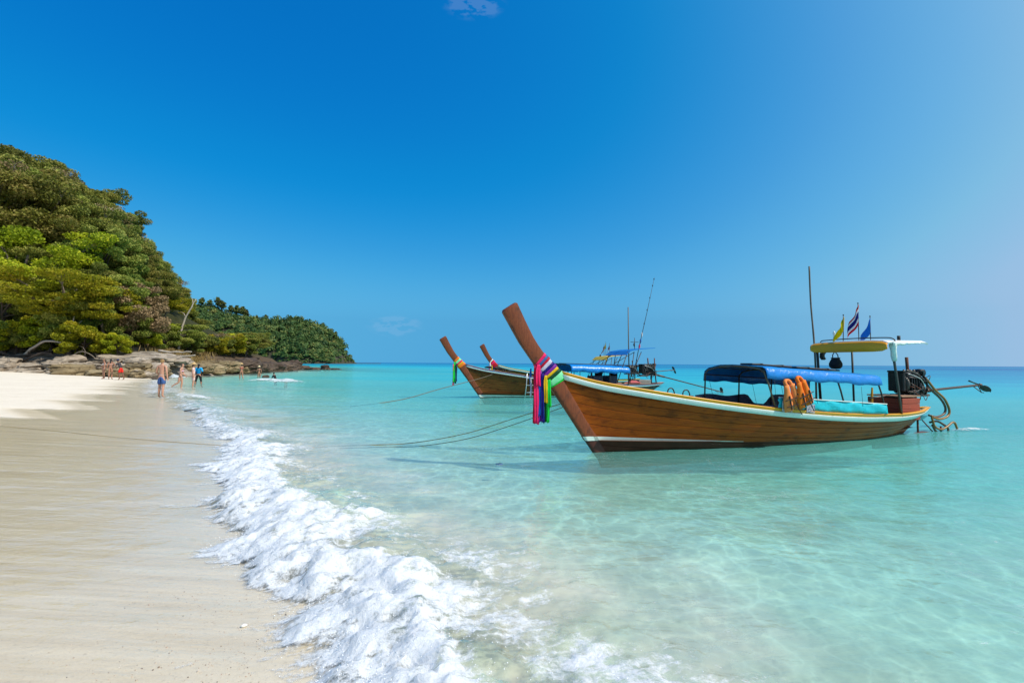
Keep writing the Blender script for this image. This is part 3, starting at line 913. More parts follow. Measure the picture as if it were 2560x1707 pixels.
def build_engine(frame, base, label, k=1.0, shaft=None, tiller=None, detail=True):
    """long-tail motor; coordinates around base = foot of its swivel at the stern"""
    e = thing('longtail_engine', frame, base, label, 'engine')
    b = Vector(base)
    def P(x, y, z): return b + Vector((x * k, y * k, z * k))
    o = base
    MB().tube([P(.30, 0, -.42), P(.30, 0, .02)], .045 * k, 8).build('swivel_post', M['steel'], e, off=o)
    mb = MB(); mb.box(P(.12, 0, .05), (.95 * k, .34 * k, .06 * k), bev=.01)
    mb.box(P(-.25, .15, .02), (.5 * k, .05 * k, .06 * k)); mb.box(P(-.25, -.15, .02), (.5 * k, .05 * k, .06 * k))
    mb.build('engine_bed', M['engine_grey'], e, off=o, smooth=False)
    mb = MB(); mb.box(P(.08, 0, .30), (.56 * k, .36 * k, .42 * k), bev=.03 * k)
    mb.box(P(.08, 0, .55), (.50 * k, .24 * k, .12 * k), bev=.02 * k)
    for i in range(6): mb.box(P(-.12 + i * .085, -.19, .30), (.035 * k, .05 * k, .34 * k), bev=.008 * k)
    blk = mb.build('engine_block', M['black_oily'], e, off=o, smooth=False)
    for i in range(4):
        MB().lathe([(0, 0), (.035 * k, 0), (.035 * k, .05 * k), (.015 * k, .08 * k), (0, .08 * k)], P(-.10 + i * .12, -.02, .60), 8).build('injector', M['engine_grey'], e, off=o)
    mb = MB(); mb.box(P(-.34, 0, .38), (.09 * k, .36 * k, .46 * k), bev=.015 * k)
    for i in range(11): mb.box(P(-.395, 0, .18 + i * .044), (.012 * k, .33 * k, .016 * k))
    mb.box(P(-.34, 0, .63), (.11 * k, .38 * k, .05 * k), bev=.012 * k)
    mb.build('radiator', M['black_oily'], e, off=o, smooth=False)
    mb = MB(); mb.lathe([(0, -.03 * k), (.20 * k, -.03 * k), (.23 * k, 0), (.20 * k, .03 * k), (0, .03 * k)], P(-.22, 0, .32), 18, Matrix.Rotation(PI / 2, 3, 'Y'))
    mb.build('fan', M['engine_grey'], e, off=o)
    mb = MB(); mb.lathe([(0, -.11 * k), (.085 * k, -.11 * k), (.095 * k, 0), (.085 * k, .11 * k), (0, .11 * k)], P(.45, -.02, .60), 14, Matrix.Rotation(PI / 2, 3, 'X'))
    mb.build('air_filter', M['black_oily'], e, off=o)
    mb = MB(); mb.tube([P(.16, .05, .58), P(.15, .05, .66), P(.11, .04, .98)], [.03 * k, .034 * k, .036 * k], 10)
    mb.build('exhaust_pipe', M['rust'], e, off=o)
    # pipes and levers draped over it
    for pts, r, m in (([(-.30, -.2, .66), (-.05, -.24, .60), (.22, -.24, .46), (.42, -.2, .34)], .014, 'engine_grey'),
                      ([(-.28, -.22, .58), (0, -.25, .5), (.2, -.24, .40), (.40, -.18, .20)], .011, 'alu'),
                      ([(.30, -.22, .52), (.36, -.24, .36), (.42, -.2, .15), (.48, -.1, .05)], .024, 'black_oily'),
                      ([(-.30, -.18, .16), (-.1, -.25, .14), (.15, -.24, .2), (.30, -.2, .1)], .018, 'black_oily'),
                      ([(-.18, -.23, .06), (-.16, -.26, -.08), (-.05, -.25, -.1)], .014, 'engine_grey'),
                      ([(.1, -.22, .62), (.3, -.2, .66), (.48, -.1, .52)], .012, 'black_oily')):
        MB().tube(smoothpath([P(*q) for q in pts], 5), r * k, 6).build('pipe', M[m], e, off=o)
    re_ = random.Random(int(base[0] * 10))
    for i in range(9):
        x0, z0 = re_.uniform(-.3, .35), re_.uniform(.05, .62)
        q = [(x0, -.2, z0), (x0 + re_.uniform(-.15, .2), -.26, z0 + re_.uniform(-.15, .15)), (x0 + re_.uniform(-.1, .3), -.24, z0 + re_.uniform(-.25, .15)), (x0 + re_.uniform(0, .3), -.12, z0 + re_.uniform(-.3, .1))]
        MB().tube(smoothpath([P(*w_) for w_ in q], 4), re_.uniform(.007, .016) * k, 6).build('pipe', M[re_.choice(['black_oily', 'engine_grey', 'rust', 'black_oily'])], e, off=o)
    for i in range(5):
        MB().box(P(re_.uniform(-.25, .4), -.21, re_.uniform(.1, .6)), (.07 * k, .05 * k, .09 * k), Matrix.Rotation(re_.uniform(-.6, .6), 3, 'Y'), bev=.01).build('fitting', M[re_.choice(['engine_grey', 'black_oily'])], e, off=o, smooth=False)
    mb = MB(); mb.lathe([(0, -.05 * k), (.075 * k, -.05 * k), (.085 * k, .02 * k), (.05 * k, .1 * k), (0, .1 * k)], P(.52, 0, .14), 12, Matrix.Rotation(PI / 2, 3, 'Y'))
    mb.build('gearbox', M['engine_grey'], e, off=o)
    s0, s1 = shaft
    S0, S1 = b + Vector(s0), b + Vector(s1)
    mb = MB(); mb.tube([S0, S0.lerp(S1, .12), S0.lerp(S1, .13), S0.lerp(S1, .97), S1], [.055 * k, .05 * k, .033 * k, .03 * k, .03 * k], 10)
    mb.build('propeller_shaft', M['shaft'], e, off=o)
    d = (S1 - S0).normalized()
    q0 = S0.lerp(S1, .86); q1 = S0.lerp(S1, 1.02) + Vector((0, 0, -.20 * k))
    mb = MB(); mb.tube([q0, q1, q1 + Vector((.10, 0, -.01))], .011 * k, 6); mb.tube([S0.lerp(S1, .96), q1], .011 * k, 6)
    mb.build('skeg', M['shaft'], e, off=o)
    pr = MB(); pr.lathe([(0, -.05 * k), (.035 * k, -.05 * k), (.045 * k, 0), (.03 * k, .06 * k), (0, .07 * k)], S1, 10, d.to_track_quat('Z', 'Y').to_matrix())
    hub = pr.build('propeller', M['shaft'], e, off=o)
    for a in (R(140), R(-25)) if detail else (R(100), R(-60)):
        # oval blade in a plane across the shaft, a little pitched
        side = Vector((0, 1, 0)); up = d.cross(side).normalized() * -1
        rad = (Vector((1, 0, 0)) * 0 + side * math.cos(a) * .45 + up * math.sin(a) + d * math.cos(a) * -.9).normalized()
        tang = (Vector((0, -1, 0)) * .78 + up * .5 * math.cos(a) + d * .25).normalized()
        tang = (tang - rad * tang.dot(rad)).normalized()
        nn = rad.cross(tang)
        rows = []
        for i in range(9):
            q = i / 8
            wd = .085 * k * math.sqrt(max(0, 1 - (2 * q - 1.0) ** 2)) + .012 * k * (1 - q)
            c = S1 + rad * (.03 + .27 * q) * k
            rows.append([c + tang * wd * t + nn * (.02 * t * k) for t in (-1, -.5, 0, .5, 1)])
        MB().sheet(rows, .007 * k).build('blade', M['shaft'], hub, off=o)
    if tiller:
        t0, t1 = b + Vector(tiller[0]), b + Vector(tiller[1])
        MB().tube([t0, t0.lerp(t1, .5), t1], [.022 * k, .02 * k, .018 * k], 8).build('tiller', M['steel'], e, off=o)
    return e

# ------------------------------------------------------------------ the near boat
BF = Frame((1.517, 9.06, 0.0), R(19.5))
boat = thing('longtail_boat', BF, (0, 0, 0), 'large varnished wooden longtail boat with yellow and white gunwale and blue canopy', 'boat')
build_hull(boat, M['hull1'], M['prow'],
           [('rubbing_strake', M['white_paint'], .045, .145, .028), ('gunwale', M['yellow_paint'], -.016, .045, .012)],
           stripe=(M['stripe'], .315, .235, .030, 3.25, .14))
# inner lip of the gunwale
for side in (-1, 1):
    def sec(u, side=side):
        p = hullpt(u, 1, side)
        y = abs(p.y)
        return [Vector((p.x, side * max(y - .02, .012), p.z + .022)), Vector((p.x, side * max(y - .10, .008), p.z + .022)), Vector((p.x, side * max(y - .10, .008), p.z - .01)), Vector((p.x, side * max(y - .02, .012), p.z - .01))]
    sweep(sec, US).build('gunwale_cap', M['yellow_paint'], boat)
# keel fin and stern post
mb = MB(); mb.sheet([[(7.4, -.03, -.30), (7.4, -.03, -.10)], [(8.4, -.03, -.30), (8.4, -.03, -.02)], [(9.2, -.03, -.28), (9.2, -.03, .03)], [(9.95, -.03, -.22), (9.95, -.03, -.04)]], -.06)
mb.build('keel_fin', plain('weathered_red_keel', (.16, .05, .045), .6, scale=7, dirt=(.06, .03, .03)), boat, smooth=False)
for pts, r in (([(9.02, -.05, .36), (9.02, -.05, -.1)], .025), ([(9.15, -.05, .34), (9.65, -.05, -.05)], .014), ([(9.95, -.02, .12), (9.95, -.02, -.15)], .025)):
    MB().tube(pts, r, 6).build('rudder_bracket', M['rust'], boat)
# canopy
def ridge(s): return 1.645 - .055 * (s - 3.3)
can = MB()
def cansec(s):
    r = ridge(s); dr = .0
    sag = .012 * math.sin(s * 5.1) + .010 * math.sin(s * 11.7)
    return [Vector((s + .02, -.865, r - .255 + sag)), Vector((s + .01, -.855, r - .16 + sag * .5)), Vector((s, -.835, r - .075)), Vector((s, -.76, r - .035)), Vector((s, -.35, r - .005 + sag * .4)), Vector((s, 0, r + .008 + sag * .5)),
            Vector((s, .35, r + .0)), Vector((s, .70, r - .07)), Vector((s, .82, r - .14)), Vector((s, .85, r - .26)), Vector((s, .86, r - .36 + sag))]
can.sheet([cansec(3.3 + 3.22 * i / 40) for i in range(41)], -.006)
canopy = can.build('canopy', M['tarp_blue'], boat)
for i, s in enumerate((3.30, 4.27, 5.25, 6.47)):
    r = ridge(s) - .02
    hs_ = SHEER(s)
    pts = [(s + .28, -.80, hs_), (s + .10, -.815, (hs_ + r) / 2 + .05), (s, -.80, r - .10), (s, -.70, r - .055), (s, -.35, r - .012), (s, 0, r), (s, .35, r - .02), (s, .70, r - .09), (s, .80, r - .17), (s - .03, .80, hs_)]
    MB().tube(pts, .017, 7).build('canopy_hoop', M['dark_pole'] if i else M['bamboo'], canopy)
for y, dz in ((-.78, -.115), (-.4, -.035), (0, -.02), (.4, -.045), (.78, -.20)):
    MB().tube([(3.25, y, ridge(3.25) + dz - .015), (6.5, y, ridge(6.5) + dz - .015)], .013, 6).build('canopy_rail', M['dark_pole'], canopy)
for s in (3.5, 4.6, 5.9):
    MB().tube([(s, -.86, ridge(s) - .30), (s + .06, -.85, SHEER(s) + .05)], .004, 4).build('lashing', M['black_strap'], canopy)
for s in (3.45, 4.7, 5.6):
    MB().tube([(s, .84, ridge(s) - .36), (s + .1, .82, SHEER(s) + .02)], .005, 4).build('lashing', M['black_strap'], canopy)
# turquoise side curtain on the camera side, grey sheet on the far side
rows = []
for i in range(43):
    q = i / 42; s = 3.62 + 3.08 * q
    ht = 1.015 - .20 * q; hb = SHEER(s) + .03
    rows.append([(s + .02 * math.sin(j * 2 + s * 3), -.845 - .012 * math.sin(s * 9.5 + j) - (.015 if j == 2 else 0), hb + (ht - hb) * j / 4 + .006 * math.sin(s * 12) * (j == 4)) for j in range(5)])
mb = MB(); mb.sheet(rows, .006); cur = mb.build('side_curtain', M['curtain'], boat)
MB().tube([(3.62, -.842, 1.02), (5.1, -.85, .925), (6.7, -.842, .82)], .012, 6).build('curtain_rail', M['white_paint'], cur)
rows = []
for i in range(43):
    q = i / 42; s = 3.02 + 3.5 * q
    hb = SHEER(s) + .0; ht = .98 - .075 * q + .02 * math.sin(s * 6) - (.25 * max(0, math.sin((s - 4.5) * 4.2)) if 4.5 < s < 5.2 else 0)
    rows.append([(s, .815 + .02 * math.sin(s * 7 + j), hb + (max(ht, hb + .06) - hb) * j / 4) for j in range(5)])
mb = MB(); mb.sheet(rows, .006); mb.build('side_sheet', M['grey_sheet'], boat)
MB().box((4.9, .35, .70), (2.0, .34, .05), bev=.012).build('bench', plain('faded_red_bench', (.42, .07, .09), .6), boat, smooth=False)
MB().box((5.6, -.3, .58), (1.6, .36, .05), bev=.012).build('bench', M['interior'], boat, smooth=False)
# metal hoops standing on the foredeck
for s, y, w_, h_ in ((1.98, .30, .16, .24), (2.33, .26, .17, .25), (2.48, .30, .20, .14)):
    hb = SHEER(s) - .08
    pts = [(s - w_ / 2, y, hb), (s - w_ / 2, y, hb + h_ * .7), (s - w_ * .3, y, hb + h_ * .95), (s, y, hb + h_), (s + w_ * .3, y, hb + h_ * .92), (s + w_ / 2, y, hb + h_ * .65), (s + w_ * .75, y, hb)]
    MB().tube(smoothpath(pts, 4), .013, 7).build('mooring_hoop', M['dark_pole'], boat)
# stern roof on poles
rows = []
def roofsec(y):
    c = .012 * (1 - (y / .9) ** 2)
    e = .05 * max(0, abs(y) - .78) / .12
    z = 2.175 + c - e
    return [Vector((6.66 + e * .5, y, 1.955 + e * 1.2)), Vector((6.665, y, 2.09)), Vector((6.69, y, z)), Vector((6.80, y, z + .010)), Vector((7.3, y, z + .014)), Vector((7.95, y, z + .02)), Vector((8.0, y, z + .0))]
ysr = [-.9, -.87, -.8, -.6, -.3, 0, .3, .6, .8, .87, .9]
G = [roofsec(y) for y in ysr]
mb = MB(); mb.sheet([[g[k] for k in (2, 3, 4, 5, 6)] for g in G], .03); roof = mb.build('stern_roof', M['roof_white'], boat, sharp=50)
mb = MB(); mb.sheet([[g[k] for k in (0, 1, 2)] for g in G], .025)
mb.build('roof_skirt', M['roof_yellow'], roof)
mb = MB(); mb.tube([(6.74, .72, .72), (6.72, .74, 1.4), (6.70, .76, 2.15)], [.032, .03, .03], 8); mb.build('roof_pole', M['dark_pole'], roof)
mb = MB(); mb.tube([(7.36, -.72, .52), (7.2, -.76, 1.2), (7.02, -.80, 1.86), (6.98, -.8, 2.16)], [.026, .026, .026, .026], 8); mb.build('roof_pole', M['steel'], roof)
mb = MB(); mb.tube([(7.9, .72, .52), (7.9, .74, 2.17)], .024, 8); mb.build('roof_pole', M['dark_pole'], roof)
mb = MB()
rr = random.Random(8)
mb.tube([(7.05, -.80, 1.76), (7.02, -.81, 1.86), (6.98, -.83, 1.98), (6.92, -.86, 2.10), (6.90, -.86, 2.17)], [.045, .06, .055, .075, .05], 9)
mb.build('fibre_wrap', M['fibre'], roof)
rows = [[(6.84 + .9 * i / 12, -.905, 2.17), (6.84 + .9 * i / 12, -.908, 2.17 - .085 * (1 - i / 16) + rr.uniform(-.015, .02))] for i in range(13)]
mb = MB(); mb.sheet(rows, .012); mb.build('fibre_edge', M['fibre'], roof)
mb = MB(); mb.tube(smoothpath([(6.86, .80, 2.17), (6.86, .76, 2.25), (6.86, .6, 2.265), (6.88, 0, 2.28), (6.90, -.7, 2.27), (6.96, -.84, 2.24), (7.0, -.86, 2.17)], 5), .012, 6)
mb.build('roof_rail', M['black_strap'], roof)
MB().lathe([(0, 0), (.028, 0), (.028, .1), (.02, .11), (.02, .2), (.032, .21), (.026, .26), (.0, .29)], (6.85, .42, 2.2), 10).build('roof_light', [M['fibre']], roof)
MB().lathe([(0, 0), (.033, 0), (.033, .13), (0, .13)], (7.5, -.62, 2.20), 10).build('roof_stub', M['black_strap'], roof)
rows = [[(6.72 + .12 * j, .62 + .05 * math.sin(i), 1.96 - i * .05) for j in range(2)] for i in range(4)]
mb = MB(); mb.sheet(rows, .05); mb.build('roof_bracket', M['black_strap'], roof)

# things on and about the near boat
ribbons(BF, (-1.05, -.06, 1.45),
        [('pink', 7.0, 6.78), ('steelblue', 6.78, 6.58), ('crimson', 6.58, 6.40), ('lavender', 6.40, 6.10), ('navy', 6.10, 5.88), ('purple', 5.88, 5.62), ('yellow', 5.62, 5.38), ('dgreen', 5.38, 5.08), ('mint', 5.08, 4.66), ('green', 4.80, 4.55)],
        [('blue', -1.25, -1.205, 1.56, 1.14, .05), ('crimson', -1.235, -1.15, 1.60, .60, -.085), ('pink', -1.22, -1.13, 1.60, .58, -.10), ('white', -1.245, -1.22, 1.4, 1.05, .03),
         ('pink', -1.20, -1.11, 1.63, 1.25, -.125), ('blue', -1.145, -1.10, 1.35, .72, -.11), ('purple', -1.14, -1.055, 1.52, .62, -.09), ('navy', -1.095, -1.03, 1.48, .60, -.105),
         ('yellow', -1.045, -.97, 1.44, .95, -.125), ('dgreen', -1.045, -.985, 1.36, .60, -.085), ('green', -.99, -.93, 1.36, .60, -.10), ('green', -.965, -.90, 1.37, .88, -.115)],
        'rainbow of cloth ribbons tied round the prow of the big boat', 2)
make_flag(BF, (6.80, .16, 2.205), .64, 'yellow', 'plain yellow flag on the stern roof of the big boat', (.34, .46), .012, 1)
make_flag(BF, (7.10, 0, 2.20), .92, 'thai', 'red, white and dark blue striped flag on the stern roof of the big boat', (.48, .56), 0.0, 2.2)
make_flag(BF, (7.50, 0, 2.205), .62, 'blue', 'plain blue flag on the stern roof of the big boat', (.36, .60), .0, 3.1)
bp = thing('bamboo_pole', BF, (6.84, .92, .58), 'tall thin dark pole standing beside the yellow edged stern roof', 'pole')
MB().tube(smoothpath([(6.84, .92, .4), (6.86, .93, 1.4), (6.82, .93, 2.3), (6.74, .93, 3.2), (6.70, .92, 4.15)], 5), [.024] * 6 + [.022] * 6 + [.02] * 9, 7).build('pole', M['bamboo'], bp, off=(6.84, .92, .58))
bag = thing('hanging_bag', BF, (6.72, .30, 1.56), 'black bag hanging under the yellow edge of the roof', 'bag')
MB().lathe([(0, 0), (.09, .01), (.135, .06), (.14, .13), (.11, .20), (.085, .24), (.10, .27), (.09, .275), (.07, .24), (0, .23)], (6.72, .30, 1.56), 14).build('pouch', M['black_cloth'], bag, off=(6.72, .30, 1.56))
for y in (.23, .37):
    MB().tube([(6.72, y, 1.80), (6.71, y * .9 + .03, 1.9), (6.70, .3, 1.98)], .012, 6).build('strap', M['black_cloth'], bag, off=(6.72, .30, 1.56))
for s, y, ln, lab in ((4.42, .18, 1.15, 'dark board lying on the canopy ridge above the life jackets'), (5.72, .12, 1.35, 'long black board lying on the rear end of the blue canopy')):
    bd = thing('roof_board', BF, (s, y, ridge(s) + .04), lab, 'board')
    Mx = Matrix.Rotation(R(3.0), 3, 'Y')
    mb = MB(); mb.box((s, y, ridge(s) + .055), (ln, .34, .035), Mx, bev=.01); mb.build('board', M['dark_pole'], bd, off=(s, y, ridge(s) + .04), smooth=False)
    for q in (-.3, .3): MB().box((s + q, y, ridge(s) + .078 - q * .05), (.05, .36, .012), Mx).build('batten', M['bamboo'], bd, off=(s, y, ridge(s) + .04), smooth=False)
# engine
build_engine(BF, (8.72, 0, .88), 'black oily longtail engine on the stern of the big boat', 1.0, shaft=((.62, 0, .14), (2.94, 0, .27)), tiller=((-.45, -.05, .07), (-1.40, -.05, .0)))
# red wooden box
bx = thing('wooden_box', BF, (8.2, -.02, .40), 'worn red wooden box in front of the big boat engine', 'box')
rr = random.Random(4)
for i in range(4):
    z = .44 + i * .128
    for (c, s_) in (((8.2, -.40, z), (.62, .025, .122)), ((8.2, .36, z), (.62, .025, .122)), ((7.90, -.02, z), (.025, .735, .122)), ((8.50, -.02, z), (.025, .735, .122))):
        MB().box((c[0] + rr.uniform(-.003, .003), c[1] + rr.uniform(-.003, .003), c[2]), s_, bev=.005).build('plank', M['red_box'], bx, off=(8.2, -.02, .40), smooth=False)
MB().box((8.2, -.02, .93), (.66, .80, .03), bev=.006).build('lid', plain('sandy_lid', (.30, .17, .10), .8), bx, off=(8.2, -.02, .40), smooth=False)
yp = thing('yellow_post', BF, (7.62, .1, .4), 'short yellow wooden post beside the red box', 'post')
MB().tube([(7.62, .1, .4), (7.64, .1, .9), (7.66, .1, 1.12)], [.035, .03, .022], 6).build('post', M['yellow_paint'], yp, off=(7.62, .1, .4), smooth=False)
hz = thing('hose', BF, (9.7, -.03, .36), 'pair of thick brown hoses arching from the engine over the stern', 'hose')
hp = [(9.05, -.12, 1.38), (9.2, -.12, 1.27), (9.5, -.1, 1.04), (9.87, -.08, .82), (10.08, -.06, .60), (10.02, -.06, .44), (9.72, -.06, .37), (9.45, -.05, .42)]
MB().tube(smoothpath(hp, 6), .026, 8).build('hose_line', M['hose_dark'], hz, off=(9.7, -.03, .36))
MB().tube(smoothpath([(p[0] + .06, p[1] - .05, p[2] + (.0 if i < 4 else -.05)) for i, p in enumerate(hp)], 6), .028, 8).build('hose_line', M['hose'], hz, off=(9.7, -.03, .36))
hz = thing('hose', BF, (9.9, -.08, .02), 'coil of yellowish brown hose hanging down to the water at the stern', 'hose')
MB().tube(smoothpath([(9.50, -.08, .42), (9.50, -.1, .30), (9.58, -.1, .14), (9.80, -.1, .06), (10.03, -.1, .11), (10.24, -.1, .21), (10.36, -.1, .20), (10.45, -.1, .05)], 6), .026, 8).build('hose_line', M['hose'], hz, off=(9.9, -.08, .02))
MB().tube(smoothpath([(9.48, -.05, .24), (9.75, -.05, .26), (10.0, -.05, .17), (10.18, -.05, .06), (10.12, -.05, -.05), (9.9, -.05, -.06), (9.66, -.07, .02), (9.52, -.08, .18)], 6), .026, 8).build('hose_line', M['hose_dark'], hz, off=(9.9, -.08, .02))

# life jackets hung on the near canopy rail
def life_jacket(base, rz, label, mat, tilt):
    fr = Frame(BF.w(base), BF.rz + rz)
    j = thing('life_jacket', fr, (0, 0, 0), label, 'life jacket')
    Rm = Matrix.Rotation(tilt, 3, 'Y')
    def T(p): return Rm @ Vector(p)
    for sx in (-1, 1):
        rows = []
        for i in range(11):
            q = i / 10
            z = -.50 * q
            w = .060 + .050 * min(1, max(0, (q - .25) / .3))
            c = sx * (.068 + .055 * q)
            th = .030 + .018 * math.sin(q * PI)
            rows.append([T((c + w * math.cos(a), th * math.sin(a) * (1.2 if math.sin(a) < 0 else .8), z)) for a in [2 * PI * k / 10 for k in range(10)]])
        mb = MB(); mb.grid(rows, cv=True)
        n = len(mb.v)
        mb.f.append(tuple(range(10))); mb.mi.append(0); mb.f.append(tuple(n - 1 - k for k in range(10))); mb.mi.append(0)
        mb.build('panel', mat, j)
        for z in (-.27, -.40):
            mb = MB(); mb.tube([T((sx * .105 + a * .112, -.066, z)) for a in (-1, -.5, 0, .5, 1)], .014, 6, flat=.5); mb.build('belt', M['black_strap'], j)
        mb = MB(); mb.tube([T((sx * .10, -.066, -.20)), T((sx * .115, -.066, -.47))], .013, 6); mb.build('webbing', M['black_strap'], j)
    mb = MB(); mb.tube(smoothpath([T((-.06, .0, -.02)), T((-.05, .035, .06)), T((0, .05, .08)), T((.05, .035, .06)), T((.06, 0, -.02))], 4), .034, 8); mb.build('collar', mat, j)
    mb = MB(); mb.tube([T((.02, -.055, -.30)), T((.05, -.07, -.50)), T((.10, -.07, -.62))], .008, 5); mb.build('strap', M['black_strap'], j)
    return j
life_jacket((3.78, -.94, 1.27), R(-4), 'faded orange life jacket hung on the canopy, the one nearer the prow', M['orange_pale'], R(-13))
life_jacket((4.02, -1.0, 1.33), R(6), 'bright orange life jacket with black belts hung on the canopy, nearer the stern', M['orange'], R(-17))
for nm, s, w_, h0, hh, mat, lab in (('notice_card', 3.80, .26, .74, .20, None, 'white notice card on the turquoise curtain behind the life jackets'), ('notice_card', 4.42, .22, .70, .17, 1, 'dark picture card on the turquoise curtain of the big boat')):
    t_ = NT('printed_card')
    ck = t_.noise(t_.coord('Object', (6, 1, 12)), 3, 3, .5)
    cc = t_.mix(t_.rng(ck, .5, .56), (.75, .78, .82), (.35, .38, .45)) if mat is None else t_.mix(t_.rng(ck, .42, .55), (.03, .05, .12), (.40, .38, .42))
    mm = t_.out(t_.principled(Base_Color=cc, Roughness=.5))
    c = thing(nm, BF, (s, -.875, h0), lab, 'notice')
    MB().box((s, -.878, h0 + hh / 2), (w_, .006, hh), Matrix.Rotation(R(4), 3, 'Y')).build('card', mm, c, off=(s, -.875, h0), smooth=False)

# mooring ropes
def rope(name, pts, r, mat, label, n=10, cat='rope'):
    pp = smoothpath(pts, n)
    b = pp[0]
    t = tag(bpy.data.objects.new(name, None), label, cat); COL.objects.link(t); t.location = b
    MB().tube(pp, r, 6).build('strand', mat, t, off=b)
    return t
a = BF.w((-.62, .06, .92))
rope('mooring_rope', [a, (.0, 9.15, .60), (-.9, 9.3, .30), (-1.9, 9.45, .10), (-2.7, 9.6, .03), (-3.6, 9.75, -.03), (-4.6, 9.7, -.1)], .008, M['rope'], 'sand coloured mooring rope of the big boat, the upper of the two')
rope('mooring_rope', [a + Vector((.05, 0, -.06)), (.02, 9.1, .50), (-.85, 9.2, .22), (-1.8, 9.35, .05), (-2.55, 9.5, .005), (-3.4, 9.65, -.05)], .007, M['rope_dark'], 'dark mooring rope of the big boat, the lower of the two')

# ------------------------------------------------------------------ the two boats behind
def far_boat(frame, label, wood, bands, stripe, scale):
    b = thing('longtail_boat', frame, (0, 0, 0), label, 'boat')
    build_hull(b, wood, M['prow'], bands, stripe, 7)
    b.scale = scale
    return b
M['rail_salmon'] = plain('salmon_rail', (.50, .20, .12), .6)
M['band_blue'] = paint('blue_band', (.03, .10, .34), (.2, .2, .2))
M['band_red'] = paint('red_band', (.50, .05, .03), (.3, .2, .2))
M['red_cloth'] = cloth('pink_red_cloth', (.62, .16, .16))
B2 = Frame((-1.48, 22.9, 0), R(20.5))
K2 = Vector((1.10, 1.10, 1.06))
boat2 = far_boat(B2, 'brown longtail boat with boarding ladder, moored behind the big boat', M['hull2'],
                 [('rubbing_strake', M['white_paint'], .06, .115, .025), ('rubbing_strake', M['band_red'], .118, .135, .02), ('rubbing_strake', M['band_blue'], .02, .058, .015), ('gunwale', M['rail_salmon'], -.02, .018, .012)],
                 (M['stripe'], .15, .05, .004, 4.6, .05), K2)
B3 = Frame((-.25, 30.2, 0), R(20.0))
K3 = Vector((1.02, 1.02, 1.04))
boat3 = far_boat(B3, 'ochre longtail boat farthest out, with a yellow stern roof', M['hull3'],
                 [('rubbing_strake', M['white_paint'], .04, .12, .025), ('gunwale', M['rib_yellow'], -.016, .038, .012)],
                 (M['stripe'], .15, .05, .004, 3.0, .05), K3)
def S2(p): return (p[0], p[1], p[2])
# ribbons of the far boats (built in boat coordinates, scaled with the boat)
wr = [('orange_r', 7.0, 6.6), ('mint', 6.6, 6.2), ('pink', 6.2, 5.9), ('yellow', 5.9, 5.6), ('orange_r', 5.6, 5.1)]
t2 = ribbons(B2, (0, 0, 0), wr, [('green', -1.22, -1.12, 1.6, .72, -.09), ('dgreen', -1.16, -1.08, 1.5, .66, -.10), ('pink', -1.24, -1.18, 1.5, .58, -.08), ('navy', -1.12, -1.05, 1.45, .75, -.09)],
             'orange and green ribbons on the prow of the boat with the ladder', 5)
t2.scale = K2
wr = [('white', 7.0, 6.7), ('red', 6.7, 6.4), ('pink', 6.4, 6.0), ('red', 6.0, 5.5), ('crimson', 5.5, 5.0)]
t3 = ribbons(B3, (0, 0, 0), wr, [('white', -1.20, -1.1, 1.6, .95, -.09), ('yellow', -1.10, -1.0, 1.45, .80, -.10), ('purple', -1.24, -1.17, 1.55, .85, -.08), ('navy', -1.0, -.95, 1.4, .8, -.09)],
             'red and white ribbons on the prow of the farthest boat', 6)
t3.scale = K3
def far_canopy(root, s0, s1, top, mat, drop=.30):
    def sec(s):
        r = top - .03 * (s - s0); sg = .03 * math.sin(s * 6) + .02 * math.sin(s * 13)
        return [Vector((s, -.90, r - drop + sg)), Vector((s, -.88, r - .14 + sg * .4)), Vector((s, -.75, r - .05)), Vector((s, 0, r + .02)), Vector((s, .75, r - .05)), Vector((s, .88, r - drop))]
    mb = MB(); mb.sheet([sec(s0 + (s1 - s0) * i / 36) for i in range(37)], -.006); c = mb.build('canopy', mat, root)
    n = 4
    for i in range(n):
        s = s0 + .05 + (s1 - s0 - .1) * i / (n - 1); r = top - .03 * (s - s0) - .03
        MB().tube([(s, -.82, SHEER(s) - .05), (s, -.80, r - .12), (s, -.7, r - .06), (s, 0, r), (s, .7, r - .06), (s, .80, r - .12), (s, .82, SHEER(s) - .05)], .018, 6).build('canopy_hoop', M['dark_pole'], c)
    for y in (-.7, .7): MB().tube([(s0 - .5, y, top + .02), (s1 + .2, y, top + .02 - .03 * (s1 - s0))], .02, 6).build('canopy_rail', M['dark_pole'], c)
    return c
far_canopy(boat2, 3.9, 6.95, 1.55, M['tarp_blue'], .36)
far_canopy(boat3, 3.6, 6.3, 1.55, M['grey_sheet'], .2)
def far_roof(root, s0, s1, z0, z1, mat, skirt, lab=None):
    ys_ = [-.9, -.6, 0, .6, .9]
    mb = MB(); mb.sheet([[(s0, y, z0 - .20 * skirt), (s0 + .25, y, z0), (s0 + .7, y, z0 + (z1 - z0) * .5), (s1, y, z1)] for y in ys_], .025)
    r = mb.build('stern_roof', mat, root, smooth=False)
    for y in (-.78, .78):
        for (sa, sb) in ((s0 + .15, s0 - .45), (s0 + .5, s0 + .25), (s0 + .9, s0 + .15)):
            MB().tube([(sb, y, SHEER(min(sb, 9.4))), (sa, y, z0 - .03)], .018, 6).build('roof_pole', M['dark_pole'], r)
        MB().tube([(s0 - .6, y, z0 - .62), (s0 + .5, y, z0 - .05)], .014, 6).build('roof_brace', M['dark_pole'], r)
    return r
far_roof(boat2, 6.75, 8.35, 2.18, 2.34, M['tarp_sky'], 1)
r3 = far_roof(boat3, 6.35, 7.9, 2.02, 2.14, plain('yellow_sheet', (.62, .42, .03), .6), 1)
